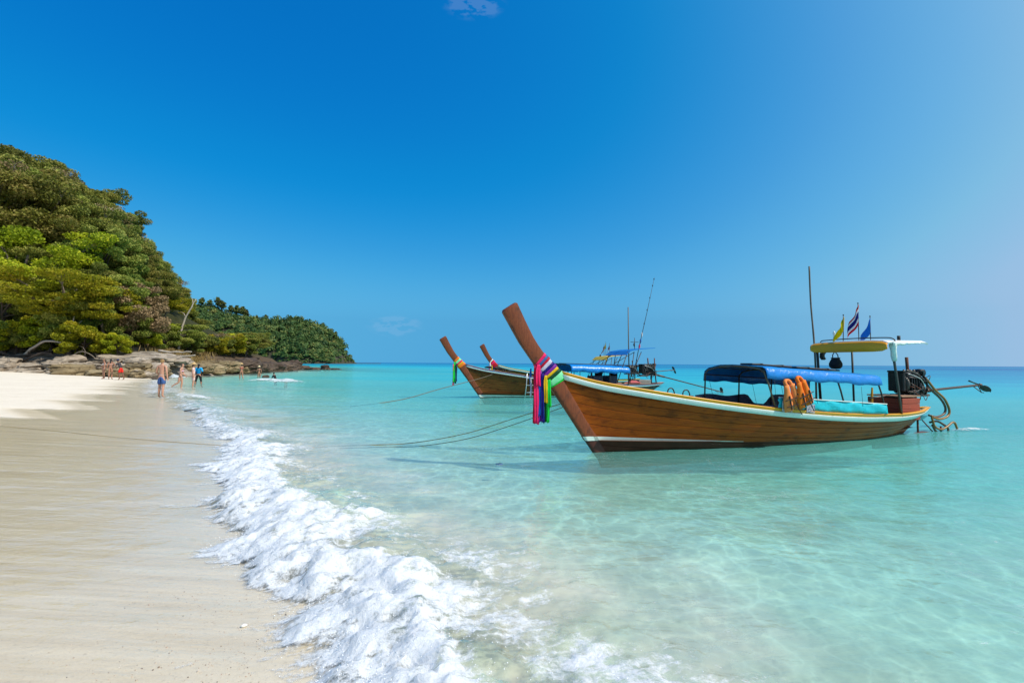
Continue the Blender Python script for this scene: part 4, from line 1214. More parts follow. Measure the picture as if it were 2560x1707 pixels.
for q in (-.6, .6): MB().lathe([(0, 0), (.05, .01), (.06, .08), (.03, .14), (0, .15)], (6.8, q, 2.06), 8).build('roof_light', M['black_strap'], r3)
# boarding ladder of the middle boat
lad = thing('boarding_ladder', B2, (2.25, -.80, 0), 'metal boarding ladder hung on the side of the brown boat', 'ladder')
for s in (2.0, 2.48):
    MB().tube([(s + .06, -.74, 1.16), (s + .05, -.83, 1.18), (s, -.84, .6), (s - .06, -.72, -.25)], .022, 7).build('rail', M['alu'], lad, off=(2.25, -.8, 0))
for z in (.95, .62, .28, -.05):
    MB().tube([(2.02 - .03 * (1 - z), -.83 + .05 * (1 - z) * .6, z), (2.46 - .03 * (1 - z), -.83 + .05 * (1 - z) * .6, z)], .018, 7).build('rung', M['alu'], lad, off=(2.25, -.8, 0))
# things on the middle boat
build_engine(B2, (9.35, 0, 1.0), 'black longtail engine on the stern of the boat with the ladder', 1.0, shaft=((.6, 0, .08), (5.4, .2, -.95)), tiller=((-.4, 0, .08), (-1.6, -.1, .3)), detail=False)
mp_ = thing('engine_post', B2, (9.75, -.2, .4), 'thin dark post leaning beside the engine of the boat with the ladder', 'post')
MB().tube([(9.85, -.2, .45), (9.75, -.2, 1.2), (9.72, -.2, 1.98)], [.03, .035, .028], 7).build('post', M['rust'], mp_, off=(9.75, -.2, .4))
p2 = thing('bamboo_pole', B2, (8.05, -.3, .5), 'tall straight pole standing at the stern of the boat with the ladder', 'pole')
MB().tube([(8.05, -.3, .5), (8.02, -.3, 2.6), (8.0, -.3, 4.65)], [.032, .03, .024], 7).build('pole', M['bamboo'], p2, off=(8.05, -.3, .5))
p2 = thing('signal_mast', B2, (8.25, -.2, .5), 'long thin leaning mast with knots and faded pennants', 'mast')
MB().tube([(8.25, -.2, .5), (8.75, -.2, 2.6), (9.25, -.2, 4.4), (9.75, -.2, 6.35)], [.02, .018, .014, .008], 6).build('rod', M['dark_pole'], p2, off=(8.25, -.2, .5))
for q in (.22, .38, .55, .68, .8, .92, .985):
    c = Vector((8.25 + 1.5 * q, -.2, .5 + 5.85 * q + (.10 * math.sin(q * PI))))
    MB().lathe([(0, -.04), (.028, -.03), (.028, .03), (0, .04)], c, 7).build('knot', M['black_strap'], p2, off=(8.25, -.2, .5))
for q, nm in ((.50, 'white'), (.44, 'blue'), (.39, 'pink')):
    c = Vector((8.25 + 1.5 * q, -.2, .5 + 5.85 * q))
    mb = MB(); mb.sheet([[c + Vector((-.02 - .10 * i / 4, .01 * math.sin(i * 2), -.14 * i / 4 - j * .08)) for j in range(4)] for i in range(5)], .003); mb.build('pennant', M['rib_' + nm], p2, off=(8.25, -.2, .5))
an = thing('antenna_cross', B2, (8.6, 0, 2.47), 'small dark cross shaped antenna on the sky blue roof', 'antenna')
mb = MB(); mb.tube([(8.6, 0, 2.44), (8.6, 0, 3.05)], .016, 6); mb.tube([(8.35, 0, 2.83), (8.85, 0, 2.83)], .014, 6); mb.build('mast', M['dark_pole'], an, off=(8.6, 0, 2.47))
mb = MB(); mb.tube([(8.57, 0, 2.78), (8.56, 0, 2.68), (8.58, 0, 2.58)], [.02, .045, .02], 7); mb.build('pouch', M['black_cloth'], an, off=(8.6, 0, 2.47))
bx = thing('grey_crate', B2, (8.9, -.1, .5), 'grey concrete coloured crate beside the engine of the boat with the ladder', 'crate')
for z in (.55, .66, .77): MB().box((8.9, -.1, z), (.75, .8, .10), bev=.01).build('board', plain('grey_board', (.24, .22, .19), .8), bx, off=(8.9, -.1, .5), smooth=False)
cl = thing('folded_cloth', B2, (8.1, -.5, .55), 'pinkish red cloth heaped at the stern of the boat with the ladder', 'cloth')
mb = MB(); mb.grid([[(7.7 + .9 * i / 12, -.75 + .5 * j / 8, .68 + .10 * math.sin(PI * i / 12) * math.sin(PI * j / 8) * (1 + .5 * math.sin(i * 2.1 + j))) for j in range(9)] for i in range(13)]); mb.build('heap', M['red_cloth'], cl, off=(8.1, -.5, .55))
for s, lab in ((6.1, 'dark seat box under the blue canopy, the one nearer the prow'), (7.0, 'dark seat box under the blue canopy, the one nearer the stern')):
    b_ = thing('seat_box', B2, (s, -.1, .6), lab, 'seat')
    MB().box((s, -.1, .82), (.5, .7, .44), bev=.02).build('seat', M['grey_sheet'], b_, off=(s, -.1, .6), smooth=False)
    MB().box((s + .22, -.1, 1.1), (.06, .7, .3), bev=.02).build('backrest', M['black_cloth'], b_, off=(s, -.1, .6), smooth=False)
dk = thing('coiled_gear', B2, (.9, -.1, 1.30), 'tangle of dark gear lying on the bow of the boat with the ladder', 'gear')
rr = random.Random(6)
for i in range(5):
    c = Vector((.4 + i * .28, -.15 + rr.uniform(-.1, .1), 1.42 - i * .045))
    MB().tube(smoothpath([c + Vector((rr.uniform(-.2, .2), rr.uniform(-.15, .15), rr.uniform(-.02, .08))) for _ in range(6)], 4), .03, 6).build('coil', M['black_strap'], dk, off=(.9, -.1, 1.30))
# the farthest boat: flags and its engine
make_flag(B3, (6.75, -.2, 2.14), .80, 'thai', 'small striped flag on the yellow roof of the farthest boat, nearer the prow', (.3, .5), -.0, .4)
make_flag(B3, (7.0, 0, 2.16), .95, 'yellow', 'yellow flag above the yellow roof of the farthest boat', (.34, .55), .0, 4)
make_flag(B3, (7.35, .1, 2.17), .85, 'thai', 'small striped flag on the yellow roof of the farthest boat, nearer the stern', (.3, .5), .0, 5)
build_engine(B3, (9.0, 0, .95), 'dark engine of the farthest boat behind the blue canopy', .95, shaft=((.6, 0, .08), (3.6, 0, .3)), tiller=((-.4, 0, .08), (-1.2, 0, .2)), detail=False)
a = B2.w((.9, -.35, 1.28))
rope('mooring_rope', [a, B2.w((-.1, -.4, .95)), (-3.1, 21.3, .52), (-4.3, 20.1, .18), (-5.2, 19.4, .04), (-6.2, 18.7, -.05)], .016, M['rope_dark'], 'thin dark mooring line of the boat with the ladder')
# ------------------------------------------------------------------ hill, rocks and forest
def coast_x(y): return np.interp(y, [0, 46, 73, 100, 130, 180, 300], [-33, -34, -40, -46, -62, -110, -250])
def inside(x, y):
    a = y - np.interp(x, [-200, -60, -48, -34, 0], [43, 44.5, 45.5, 47, 47])
    b = coast_x(y) - x
    k = 3.0
    h = np.clip(.5 + .5 * (b - a) / k, 0, 1)
    return b * (1 - h) + a * h - k * h * (1 - h)
def hill_z(x, y):
    di = inside(x, y)
    hf = np.interp(y, [0, 75, 95, 120, 160], [1, 1, .55, .45, .40])
    n = fbm(x * .16, y * .16, 81, 4) - .5
    st = fbm(x * .5, y * .5, 83, 4) - .5
    shelf = np.interp(di + n * 4, [-4, -.5, .8, 2.2, 3.2, 5], [-.9, .35, .9, 1.5, 2.2, 2.6])
    shelf = shelf + st * .6
    step = .34
    sh = np.floor(shelf / step) * step + step * sstep(.55, 1, shelf / step - np.floor(shelf / step))
    hill = np.clip(di - 5.5, 0, None) * .95
    hill = 30 * (1 - np.exp(-hill / 30 * 1.15))
    return sh + (hill + n * 2.5 * sstep(5, 12, di)) * hf
def rocky(name, c1, c2, c3, sc=1.0, wetline=False):
    t = NT(name)
    p = t.pos()
    lay = t.noise(t.pos((.35, .35, 4.5)), 1.4 * sc, 6, .65, .4)
    n = t.noise(p, .8 * sc, 6, .65)
    oi = t.n('ShaderNodeObjectInfo')
    c = t.mix(t.rng(n, .35, .65), c1, c2)
    c = t.mix(t.math('MULTIPLY', oi.outputs['Random'], .5), c, c3)
    c = t.mix(t.math('MULTIPLY', t.rng(lay, .52, .62), .85), c, tuple(x * .22 for x in c1))
    c = t.mix(t.math('MULTIPLY', t.rng(t.noise(p, 2.6 * sc, 5, .7), .54, .64), .7), c, tuple(x * .35 for x in c1))
    c = t.mix(t.math('MULTIPLY', t.rng(lay, .40, .30), .6), c, tuple(min(1, x * 1.5) for x in c2))
    fine = t.noise(p, 5 * sc, 6, .7)
    b = t.bump(t.math('ADD', lay, t.math('MULTIPLY', fine, .5)), .8, .25)
    return t.out(t.principled(Base_Color=c, Roughness=.85, Normal=b, Specular_IOR_Level=.25))
M['rock_pale'] = rocky('pale_layered_rock', (.33, .27, .20), (.52, .44, .345), (.29, .22, .15))
M['rock_ochre'] = rocky('ochre_weathered_rock', (.24, .18, .095), (.38, .30, .175), (.17, .12, .06))
M['rock_dark'] = rocky('dark_brown_rock', (.075, .052, .036), (.16, .115, .08), (.05, .035, .028))
def soil():
    t = NT('forest_floor')
    p = t.pos()
    n = t.noise(p, .5, 6, .7); l = t.noise(t.pos((.3, .3, 4)), 1.5, 5, .6)
    g = t.n('ShaderNodeNewGeometry'); sp = t.n('ShaderNodeSeparateXYZ'); t.l(g.outputs['Position'], sp.inputs[0])
    rock = t.mix(t.rng(l, .4, .6), (.13, .10, .075), (.40, .35, .29))
    rock = t.mix(t.rng(sp.outputs[1], 56, 68), rock, (.10, .07, .045))
    dirt = t.mix(t.rng(n, .35, .65), (.022, .026, .010), (.055, .055, .022))
    c = t.mix(t.rng(sp.outputs[2], 2.4, 3.3), rock, dirt)
    return t.out(t.principled(Base_Color=c, Roughness=.95, Normal=t.bump(t.math('ADD', n, l), .8, .3), Specular_IOR_Level=.1))
M['soil'] = soil()
xs = np.concatenate([np.arange(-170, -75, 2.0), np.arange(-75, -31, .45)])
ys = np.concatenate([np.arange(42, 62, .45), np.arange(62, 110, 1.2), np.arange(110, 210, 3.0)])
X, Y = np.meshgrid(xs, ys)
hillo = sheet_mesh('hillside', xs, ys, hill_z(X, Y), M['soil'], keep=inside(X, Y) > -5)
tag(hillo, 'steep wooded hillside with a rocky foot behind the beach', 'hill', kind='structure')

# --- tree shapes
def leaf_mat(name, a, b, c, transl=.3):
    t = NT(name)
    oi = t.n('ShaderNodeObjectInfo')
    ti = t.attr('tint')
    col = t.ramp(ti, [(0, a), (.5, b), (1, c)])
    hsv = t.n('ShaderNodeHueSaturation'); t.l(col, hsv.inputs['Color'])
    t.l(t.rng(oi.outputs['Random'], 0, 1, .475, .515), hsv.inputs['Hue']); t.l(t.rng(oi.outputs['Random'], 0, 1, .75, 1.25), hsv.inputs['Value'])
    d = t.principled(Base_Color=hsv.outputs[0], Roughness=.6, Specular_IOR_Level=.25)
    tr = t.n('ShaderNodeBsdfTranslucent'); t.l(hsv.outputs[0], tr.inputs[0])
    mx = t.n('ShaderNodeMixShader'); mx.inputs[0].default_value = transl
    t.l(d, mx.inputs[1]); t.l(tr.outputs[0], mx.inputs[2])
    return t.out(mx.outputs[0])
M['leaf_olive'] = leaf_mat('olive_leaves', (0.111, 0.137, 0.023), (0.240, 0.270, 0.040), (0.380, 0.345, 0.080))
M['leaf_bright'] = leaf_mat('bright_leaves', (0.150, 0.194, 0.007), (0.338, 0.375, 0.013), (0.537, 0.488, 0.030), .4)
M['leaf_dark'] = leaf_mat('dark_leaves', (0.068, 0.115, 0.019), (0.169, 0.223, 0.032), (0.297, 0.297, 0.061))
M['leaf_dry'] = leaf_mat('dry_leaves', (0.149, 0.109, 0.040), (0.265, 0.190, 0.086), (0.391, 0.287, 0.149), .2)
M['leaf_far'] = leaf_mat('far_leaves', (.034, .070, .022), (.085, .145, .036), (.22, .215, .060))
M['bark'] = plain('grey_bark', (.17, .135, .10), .9, scale=3, bump=.6)
M['bark_pale'] = plain('pale_bark', (.42, .36, .29), .9, scale=3, bump=.6)
M['bark_dark'] = plain('dark_bark', (.05, .037, .028), .9, scale=3, bump=.6)
def quads(name, C, U, V, tint, mat):
    n = len(C)
    co = np.stack([C - U - V * .3, C - V + U * .25, C + U + V * .3, C + V - U * .25], 1).reshape(-1, 3)
    me = bpy.data.meshes.new(name)
    me.vertices.add(n * 4); me.vertices.foreach_set('co', co.ravel())
    me.loops.add(n * 4); me.loops.foreach_set('vertex_index', np.arange(n * 4, dtype=np.int32))
    me.polygons.add(n); me.polygons.foreach_set('loop_start', np.arange(0, n * 4, 4, dtype=np.int32))
    me.polygons.foreach_set('loop_total', np.full(n, 4, dtype=np.int32))
    at = me.attributes.new('tint', 'FLOAT', 'POINT'); at.data.foreach_set('value', np.repeat(tint, 4).astype(np.float32))
    me.update(calc_edges=True); me.materials.append(mat)
    return me
def leaves_for(rg, centers, radii, per, leaf, flat=.6):
    C, T = [], []
    for c, r in zip(centers, radii):
        n = max(6, int(per * (r / np.mean(radii)) ** 2))
        d = rg.normal(size=(n, 3)); d /= np.linalg.norm(d, axis=1)[:, None]
        rr = r * rg.uniform(.25, 1.0, n) ** .45
        p = d * rr[:, None]; p[:, 2] *= flat
        C.append(np.array(c) + p); T.append(np.clip(rg.normal(.5, .2) + rg.normal(0, .25, n), 0, 1))
    C = np.concatenate(C); T = np.concatenate(T); n = len(C)
    nrm = rg.normal(size=(n, 3)) + np.array([0, 0, .8]); nrm /= np.linalg.norm(nrm, axis=1)[:, None]
    a = rg.normal(size=(n, 3)); U = np.cross(nrm, a); U /= np.linalg.norm(U, axis=1)[:, None]
    V = np.cross(nrm, U)
    s = leaf * rg.uniform(.6, 1.35, n)[:, None]
    return C, U * s, V * s * .62, T
def tree_meshes(seed, h, cr, ch, ncl, per, leaf, lm, bark, lean=.1, bare=0.0, flat=.6):
    """trunk and crown of one tree, foot at the origin; h total height, cr crown radius, ch crown depth"""
    rg = np.random.default_rng(seed); rr = random.Random(seed)
    mb = MB()
    th = h - ch * .75
    tr = .022 * h + .05
    path = [Vector((0, 0, -.6))]
    for i in range(1, 7):
        q = i / 6
        path.append(Vector((lean * h * q * q + rr.uniform(-.05, .05) * h * .3 * q, rr.uniform(-.04, .04) * h * q, (h - ch * .35) * q)))
    sp = smoothpath(path, 3)
    mb.tube(sp, [tr * (1.25 if i < 2 else 1) * (1 - .75 * i / (len(sp) - 1)) for i in range(len(sp))], 7)
    cx = path[-1]
    cen = Vector((cx.x, cx.y, h - ch / 2))
    centers, radii = [], []
    nl = 9
    for k in range(nl):
        a = 2 * PI * k / nl + rr.uniform(-.4, .4)
        q0 = rr.uniform(.45, .9)
        st = sp[int(q0 * (len(sp) - 1))]
        e = cen + Vector((math.cos(a) * cr * rr.uniform(.55, .95), math.sin(a) * cr * rr.uniform(.55, .95), rr.uniform(-.38, .42) * ch))
        m1 = st.lerp(e, .4) + Vector((rr.uniform(-.3, .3), rr.uniform(-.3, .3), rr.uniform(.0, .5)))
        r0 = tr * .42
        mb.tube(smoothpath([st, m1, e], 4), [r0 * (1 - .8 * i / 8) for i in range(9)], 5, cap=False)
        centers.append(e); radii.append(cr * rr.uniform(.26, .40))
        for j in range(3 if bare else 2):
            e2 = e + Vector((rr.uniform(-1, 1), rr.uniform(-1, 1), rr.uniform(-.3, .8))) * cr * .36
            mb.tube([m1.lerp(e, .6), e.lerp(e2, .5) + Vector((0, 0, .1)), e2], [r0 * .35, r0 * .25, r0 * .1], 4, cap=False)
            centers.append(e2); radii.append(cr * rr.uniform(.18, .30))
    while len(centers) < ncl:
        d = rg.normal(size=3); d /= np.linalg.norm(d)
        q = rg.uniform(.45, 1.0) ** .6
        p = cen + Vector((d[0] * cr * q, d[1] * cr * q, d[2] * ch * .5 * q))
        centers.append(p); radii.append(cr * rr.uniform(.16, .30))
    centers = [np.array(c) for c in centers]
    if bare: 
        keep = [i for i in range(len(centers)) if rr.random() > bare]
        centers = [centers[i] for i in keep]; radii = [radii[i] for i in keep]
    C, U, V, T = leaves_for(rg, centers, radii, per, leaf, flat)
    o = mb.build('trunk', bark, None)
    tm = o.data
    bpy.data.objects.remove(o)
    cm_ = quads('crown', C, U, V, T, lm)
    return tm, cm_
KIND = {
    'olive': [tree_meshes(11 + i, 11, 4.0, 6.5, 66, 400, .115, M['leaf_olive'], M['bark'], .06 * (-1) ** i) for i in range(3)],
    'dark': [tree_meshes(31 + i, 11, 3.8, 7.0, 62, 400, .112, M['leaf_dark'], M['bark_dark'], .05) for i in range(2)],
    'bright': [tree_meshes(51 + i, 9, 4.0, 4.5, 54, 420, .098, M['leaf_bright'], M['bark'], .12 * (-1) ** i, flat=.42) for i in range(3)],
    'dry': [tree_meshes(71 + i, 11, 3.8, 6.0, 58, 110, .10, M['leaf_dry'], M['bark_pale'], .08, bare=.55) for i in range(2)],
    'bush': [tree_meshes(91 + i, 4.0, 2.4, 3.4, 40, 300, .095, M['leaf_bright'] if i else M['leaf_dark'], M['bark_dark'], .1) for i in range(2)],
    'tan': [tree_meshes(101, 5.5, 2.7, 4.6, 46, 300, .095, M['leaf_dry'], M['bark'], .1)],
}
def place_tree(kind, var, loc, sc, rz, label, group, name='tree', cat='tree', sz=None):
    tm, cm_ = KIND[kind][var % len(KIND[kind])]
    o = bpy.data.objects.new(name, None); COL.objects.link(o)
    o.location = loc; o.rotation_euler = (0, 0, rz); o.scale = (sc, sc, sz or sc)
    tag(o, label, cat, group)
    for nm, me in (('trunk', tm), ('crown', cm_)):
        c = bpy.data.objects.new(nm, me); COL.objects.link(c); c.parent = o
    return o
# the treeline as it stands against the sky, as (bearing x/y, rise z/y)
TL_X = np.array([-1.30, -1.06, -1.0, -.95, -.885, -.85, -.81, -.773, -.736, -.70, -.682, -.66, -.635, -.61])
TL_Z = np.array([.54, .52, .505, .445, .42, .395, .362, .305, .250, .200, .178, .135, .10, .06])
rt = random.Random(77)
TREE_WORDS = {'olive': 'olive green tree', 'dark': 'dark green tree', 'bright': 'bright yellow green tree', 'dry': 'half bare brown tree'}
def spot(x, y):
    b = x / y
    return ('at the picture edge' if b < -.97 else 'above the pale ledges' if b < -.90 else 'above the three people' if b < -.82 else
            'above the walker' if b < -.74 else 'above the driftwood logs' if b < -.66 else 'behind the dark spit')
def level(di): return 'lowest' if di < 9 else 'lower down' if di < 14 else 'halfway up' if di < 20 else 'high up' if di < 27 else 'on the crest'
def size(h): return 'small' if h < 7.5 else 'tall' if h > 11.5 else 'mid sized'
def tree_label(kind, h, di, x, y): return ' '.join((size(h), TREE_WORDS[kind], level(di), 'on the hill', spot(x, y)))
ntree = 0
y = 49.5
while y < 170:
    sp_ = 3.5 + max(0, y - 60) * .05
    x = -1.2 * y
    while x < coast_x(y) - 2:
        px_, py_ = x + rt.uniform(-1.3, 1.3), y + rt.uniform(-1.3, 1.3)
        x += sp_ * rt.uniform(.85, 1.25)
        di = float(inside(px_, py_))
        if di < 4.6 or di > 40 or px_ / py_ < -1.22: continue
        zt = float(hill_z(np.array(px_), np.array(py_)))
        w_ = rt.uniform(8.0, 12.5); sh_ = rt.uniform(.95, 1.04)
        for _ in range(3):
            k_ = 5.0 * max(w_ / 11, .72)
            lim = min(float(np.interp((px_ + q_) / (py_ - .3), TL_X, TL_Z)) for q_ in (0, k_ * .6, k_)) * py_ + CAM_Z
            room = lim - zt
            w_ = min(max(w_, room * .8), 15.5, room * sh_)
        if room < 3.6: continue
        hgt = w_
        if di < 10: hgt = min(hgt, rt.uniform(6, 9))
        u = rt.random()
        kind = 'olive' if u < .62 else 'dark' if u < .84 else ('bright' if u < (.95 if di < 12 else .88 if di < 20 else .84) else 'dry')
        base_h = 9.0 if kind == 'bright' else 11.0
        sc = hgt / base_h
        sc_xy = max(sc, .72)
        o = place_tree(kind, rt.randrange(9), (px_, py_, zt - .2), sc_xy, rt.uniform(0, 6.28), tree_label(kind, hgt, di, px_, py_), 'trees of the wooded hillside', sz=sc)
        ntree += 1
    y += sp_ * .92
def hz(x, y): return float(hill_z(np.array(float(x)), np.array(float(y))))
for kind, var, x, y, sc, sz, lab in (
        ('bright', 0, -53.2, 50.5, 1.45, 1.40, 'big bright green tree at the edge of the picture above the pale rocks'),
        ('bright', 1, -46.4, 50.6, 1.20, .95, 'spreading yellow green tree leaning over the pale rocks'),
        ('bright', 2, -43.4, 51.5, .95, .78, 'low spreading yellow green tree above the three people by the rocks'),
        ('tan', 0, -42.6, 54.0, 1.05, 1.35, 'dry tan leaved tree above the rocks near the bathers'),
        ('dry', 0, -59.5, 57.5, 1.1, 1.15, 'big half bare tree with pinkish brown twigs high on the hill')):
    place_tree(kind, var, (x, y, hz(x, y) - .2), sc, 1.3 * var + .4, lab, None, sz=sz)
for i in range(34):
    y = rt.uniform(49.0, 50.6) if i < 17 else 50.5 + (i - 17) * 2.6
    x = (-58 + i * 1.45) if i < 17 else float(coast_x(y)) - rt.uniform(4.5, 7)
    if float(inside(x, y)) < 3.2: continue
    s_ = rt.uniform(.55, 1.05)
    v = rt.randrange(2)
    place_tree('bush', v, (x, y, hz(x, y) - .15), s_, rt.uniform(0, 6), ('tall ' if s_ > .88 else 'low ' if s_ < .7 else 'rounded ') + ('bright green shrub' if v else 'dark green shrub') + ' at the foot of the hill, ' + spot(x, y), 'shrubs at the foot of the hill', 'shrub', 'shrub')
# dry grass on the bank
rg = np.random.default_rng(5)
n = 5200
gx = rg.normal(-42.6, 1.9, n); gy = rg.normal(60.5, 2.6, n)
gz = hill_z(gx, gy)
C = np.stack([gx, gy, gz + .28], -1)
a = rg.uniform(0, 6.28, n); U = np.stack([np.cos(a), np.sin(a), np.zeros(n)], -1) * .04; V = np.stack([rg.normal(0, .12, n), rg.normal(0, .12, n), np.full(n, .42)], -1)
M['dry_grass'] = leaf_mat('dry_grass', (.22, .16, .05), (.34, .26, .09), (.45, .36, .14), .3)
go = bpy.data.objects.new('dry_grass', quads('dry_grass', C, U, V, np.clip(rg.normal(.5, .2, n), 0, 1), M['dry_grass'])); COL.objects.link(go)
tag(go, 'patch of dry straw coloured grass on the bank above the driftwood', 'grass', kind='stuff')
# bare crooked trunks and driftwood at the foot of the slope
for i, (pts, r, m, lab, nm) in enumerate((
        ([(-50.0, 49.0, 1.6), (-48.2, 49.0, 3.0), (-47.6, 49.2, 4.4), (-47.0, 49.4, 6.0)], .16, 'bark', 'leaning grey trunk under the spreading yellow green tree', 'bare_trunk'),
        ([(-49.0, 48.6, 2.2), (-47.0, 48.6, 3.6), (-45.3, 48.7, 3.5), (-44.6, 48.8, 4.6), (-44.5, 49, 6.2)], .13, 'bark_pale', 'crooked pale branch arching out below the yellow green tree', 'bare_trunk'),
        ([(-48.5, 48.0, 1.5), (-46.4, 48.0, 2.4), (-44.0, 48.1, 1.6), (-42.6, 48.1, 2.1)], .11, 'bark_dark', 'dark fallen branch lying across the pale rocks', 'fallen_branch'),
        ([(-44.2, 47.9, 1.0), (-43.3, 47.9, 2.3), (-42.2, 47.9, 2.5), (-41.2, 48, 1.6), (-41.6, 48, .9)], .07, 'bark', 'thin bent branch looping over the rocks by the three people', 'fallen_branch'),
        ([(-51.5, 48.2, 2.6), (-49.5, 48.2, 2.1), (-47.4, 48.3, 2.3), (-45, 48.4, 2.9)], .12, 'bark_dark', 'long dark root running along the top of the pale rocks', 'fallen_branch'),
        ([(-42.5, 61.5, 2.9), (-42.3, 61.7, 5.5), (-41.4, 61.8, 8.2), (-40.7, 61.9, 9.6)], .15, 'bark_pale', 'bare whitish trunk standing on the slope above the bank of dry grass', 'bare_trunk'),
        ([(-38.6, 51.6, 2.25), (-36.8, 51.7, 2.35), (-35.4, 51.8, 2.1), (-34.0, 51.9, 2.3)], .16, 'bark_pale', 'pale driftwood log on top of the rock pile, the lower one', 'driftwood_log'),
        ([(-38.2, 52.3, 2.75), (-36.4, 52.2, 2.62), (-34.6, 52.3, 2.75)], .13, 'bark_pale', 'pale driftwood log on top of the rock pile, the upper one', 'driftwood_log'))):
    pp = smoothpath(pts, 5); b = Vector(pts[0])
    o = tag(bpy.data.objects.new(nm, None), lab, 'trunk' if 'trunk' in nm else 'branch' if 'branch' in nm else 'log'); COL.objects.link(o); o.location = b
    k = len(pp)
    MB().tube([p + Vector((mnoise.noise(p * 1.3) * .12, 0, mnoise.noise(p * 1.7) * .12)) for p in pp], [r * (1 - .6 * j / (k - 1)) for j in range(k)], 7).build('stem', M[m], o, off=b)
    if 'log' not in nm:
        for j in (k // 2, int(k * .75)):
            p = pp[j]; q = p + Vector((random.Random(i * 7 + j).uniform(-1, 1), .2, random.Random(i * 5 + j).uniform(.3, 1.2)))
            MB().tube([p, p.lerp(q, .5) + Vector((.1, 0, .15)), q], [r * .4, r * .28, r * .1], 5).build('twig', M[m], o, off=b)
# rocks
def rock_mesh(seed, n=3.2, strata=.10, sub=(30, 20)):
    nu, nv = sub
    vs, fs = [], []
    off = Vector((seed * 13.1, seed * 7.7, seed * 3.3))
    for j in range(nv + 1):
        la = -PI / 2 + PI * j / nv
        for i in range(nu):
            lo = 2 * PI * i / nu
            d = Vector((math.cos(la) * math.cos(lo), math.cos(la) * math.sin(lo), math.sin(la)))
            q = (abs(d.x) ** n + abs(d.y) ** n + abs(d.z) ** n) ** (-1 / n)
            p = d * q
            p *= 1 + .26 * mnoise.noise(p * 1.1 + off) + .16 * (abs(mnoise.noise(p * 2.3 + off)) * 2 - .5) + .07 * mnoise.noise(p * 6.1 + off)
            lz = math.floor(p.z * 3.5 + .4 * mnoise.noise(p * .9 + off)); k = 1 + strata * mnoise.noise(Vector((off.x, off.y + lz * 3.7, lz * 5.3))) * 2.6 + .05 * mnoise.noise(p * 9 + off)
            vs.append((p.x * k * .5, p.y * k * .5, p.z * .5))
    for j in range(nv):
        for i in range(nu):
            a = j * nu + i; b = j * nu + (i + 1) % nu
            fs.append((a, b, b + nu, a + nu))
    me = bpy.data.meshes.new('rock'); me.from_pydata(vs, [], fs)
    me.polygons.foreach_set('use_smooth', [True] * len(fs)); me.set_sharp_from_angle(angle=R(38)); me.update()
    return me
ROCKS = {k: [rock_mesh(s + i, 6.0 if k == 'rock_pale' else 3.2, .12 if k == 'rock_pale' else .07) for i in range(4)] for s, k in ((1, 'rock_pale'), (11, 'rock_ochre'), (21, 'rock_dark'))}
for k, l in ROCKS.items():
    for me in l: me.materials.append(M[k])
def place_rock(k, v, c, s, rz, label, group=None, tilt=0):
    o = bpy.data.objects.new('rock', ROCKS[k][v % 4]); COL.objects.link(o)
    o.location = c; o.scale = s; o.rotation_euler = (tilt, tilt * .6, rz)
    return tag(o, label, 'rock', group)
rk = random.Random(12)
def rsize(l): return 'big' if l > 2.5 else 'small' if l < 1.6 else 'mid sized'
def rspot(x, y):
    b = x / y
    return ('by the picture edge' if b < -1.02 else 'beside the picture edge rocks' if b < -.97 else 'under the spreading tree' if b < -.91 else 'behind the three people' if b < -.83 else 'behind the bare backed walker' if b < -.74 else
            'behind the blue shirted person' if b < -.66 else 'before the dry grass bank' if b < -.58 else 'behind the wading bathers' if b < -.5 else 'near the end of the spit')
# pale ledges at the foot of the hill, stacked
for i in range(30):
    x = -60 + i * .92 + rk.uniform(-.3, .3)
    for lay in range(3):
        if lay and rk.random() < .15 + .25 * lay: continue
        yy = 45.0 + lay * 1.05 + rk.uniform(-.3, .3)
        L, Hh = rk.uniform(1.1, 3.2), rk.uniform(.5, 1.0)
        if x / yy < -1.11: continue
        place_rock('rock_pale', rk.randrange(4), (x, yy, .32 + lay * .60 + rk.uniform(-.15, .2)), (L, rk.uniform(1.1, 2.0), Hh), rk.uniform(-.7, .6),
                   rsize(L) + (' pale ledge, bottom course, ', ' pale block, middle course, ', ' pale slab, top course, ')[lay] + rspot(x, yy),
                   'pale layered rocks', rk.uniform(-.22, .22))
# ochre boulders towards the point
for i in range(46):
    q = i / 45
    y = 45.2 + q * 24
    x = float(coast_x(y)) + rk.uniform(-1.2, 1.6) if i > 14 else -40.5 + i * .55 + rk.uniform(-.2, .2)
    if i <= 14: y = 44.3 + rk.uniform(-.5, 1.6)
    s_ = rk.uniform(1.0, 2.4)
    place_rock('rock_ochre', rk.randrange(4), (x, y, .30 + rk.uniform(-.1, .35) + (.35 if i > 14 else 0)), (s_ * 1.4, s_, s_ * .62), rk.uniform(0, 3), rsize(s_ * 1.4) + (' rounded ochre boulder at the water ' if i > 14 else ' low ochre boulder at the edge of the sand ') + rspot(x, y),
               'ochre boulders', rk.uniform(-.15, .15))
for i in range(16):
    x = -40.5 + rk.uniform(0, 6.5); y = 47.5 + rk.uniform(0, 4)
    s_ = rk.uniform(1.2, 2.4)
    place_rock('rock_pale', rk.randrange(4), (x, y, 1.0 + rk.uniform(0, .5) + (y - 47.5) * .16), (s_ * 1.5, s_, s_ * .42), rk.uniform(-.5, .5), rsize(s_ * 1.5) + ' flat slab under the driftwood, ' + ('tilted ' if abs(x * 10 % 2) > 1 else 'level ') + rspot(x, y), 'slabs of the rock pile under the driftwood', rk.uniform(-.2, .2))
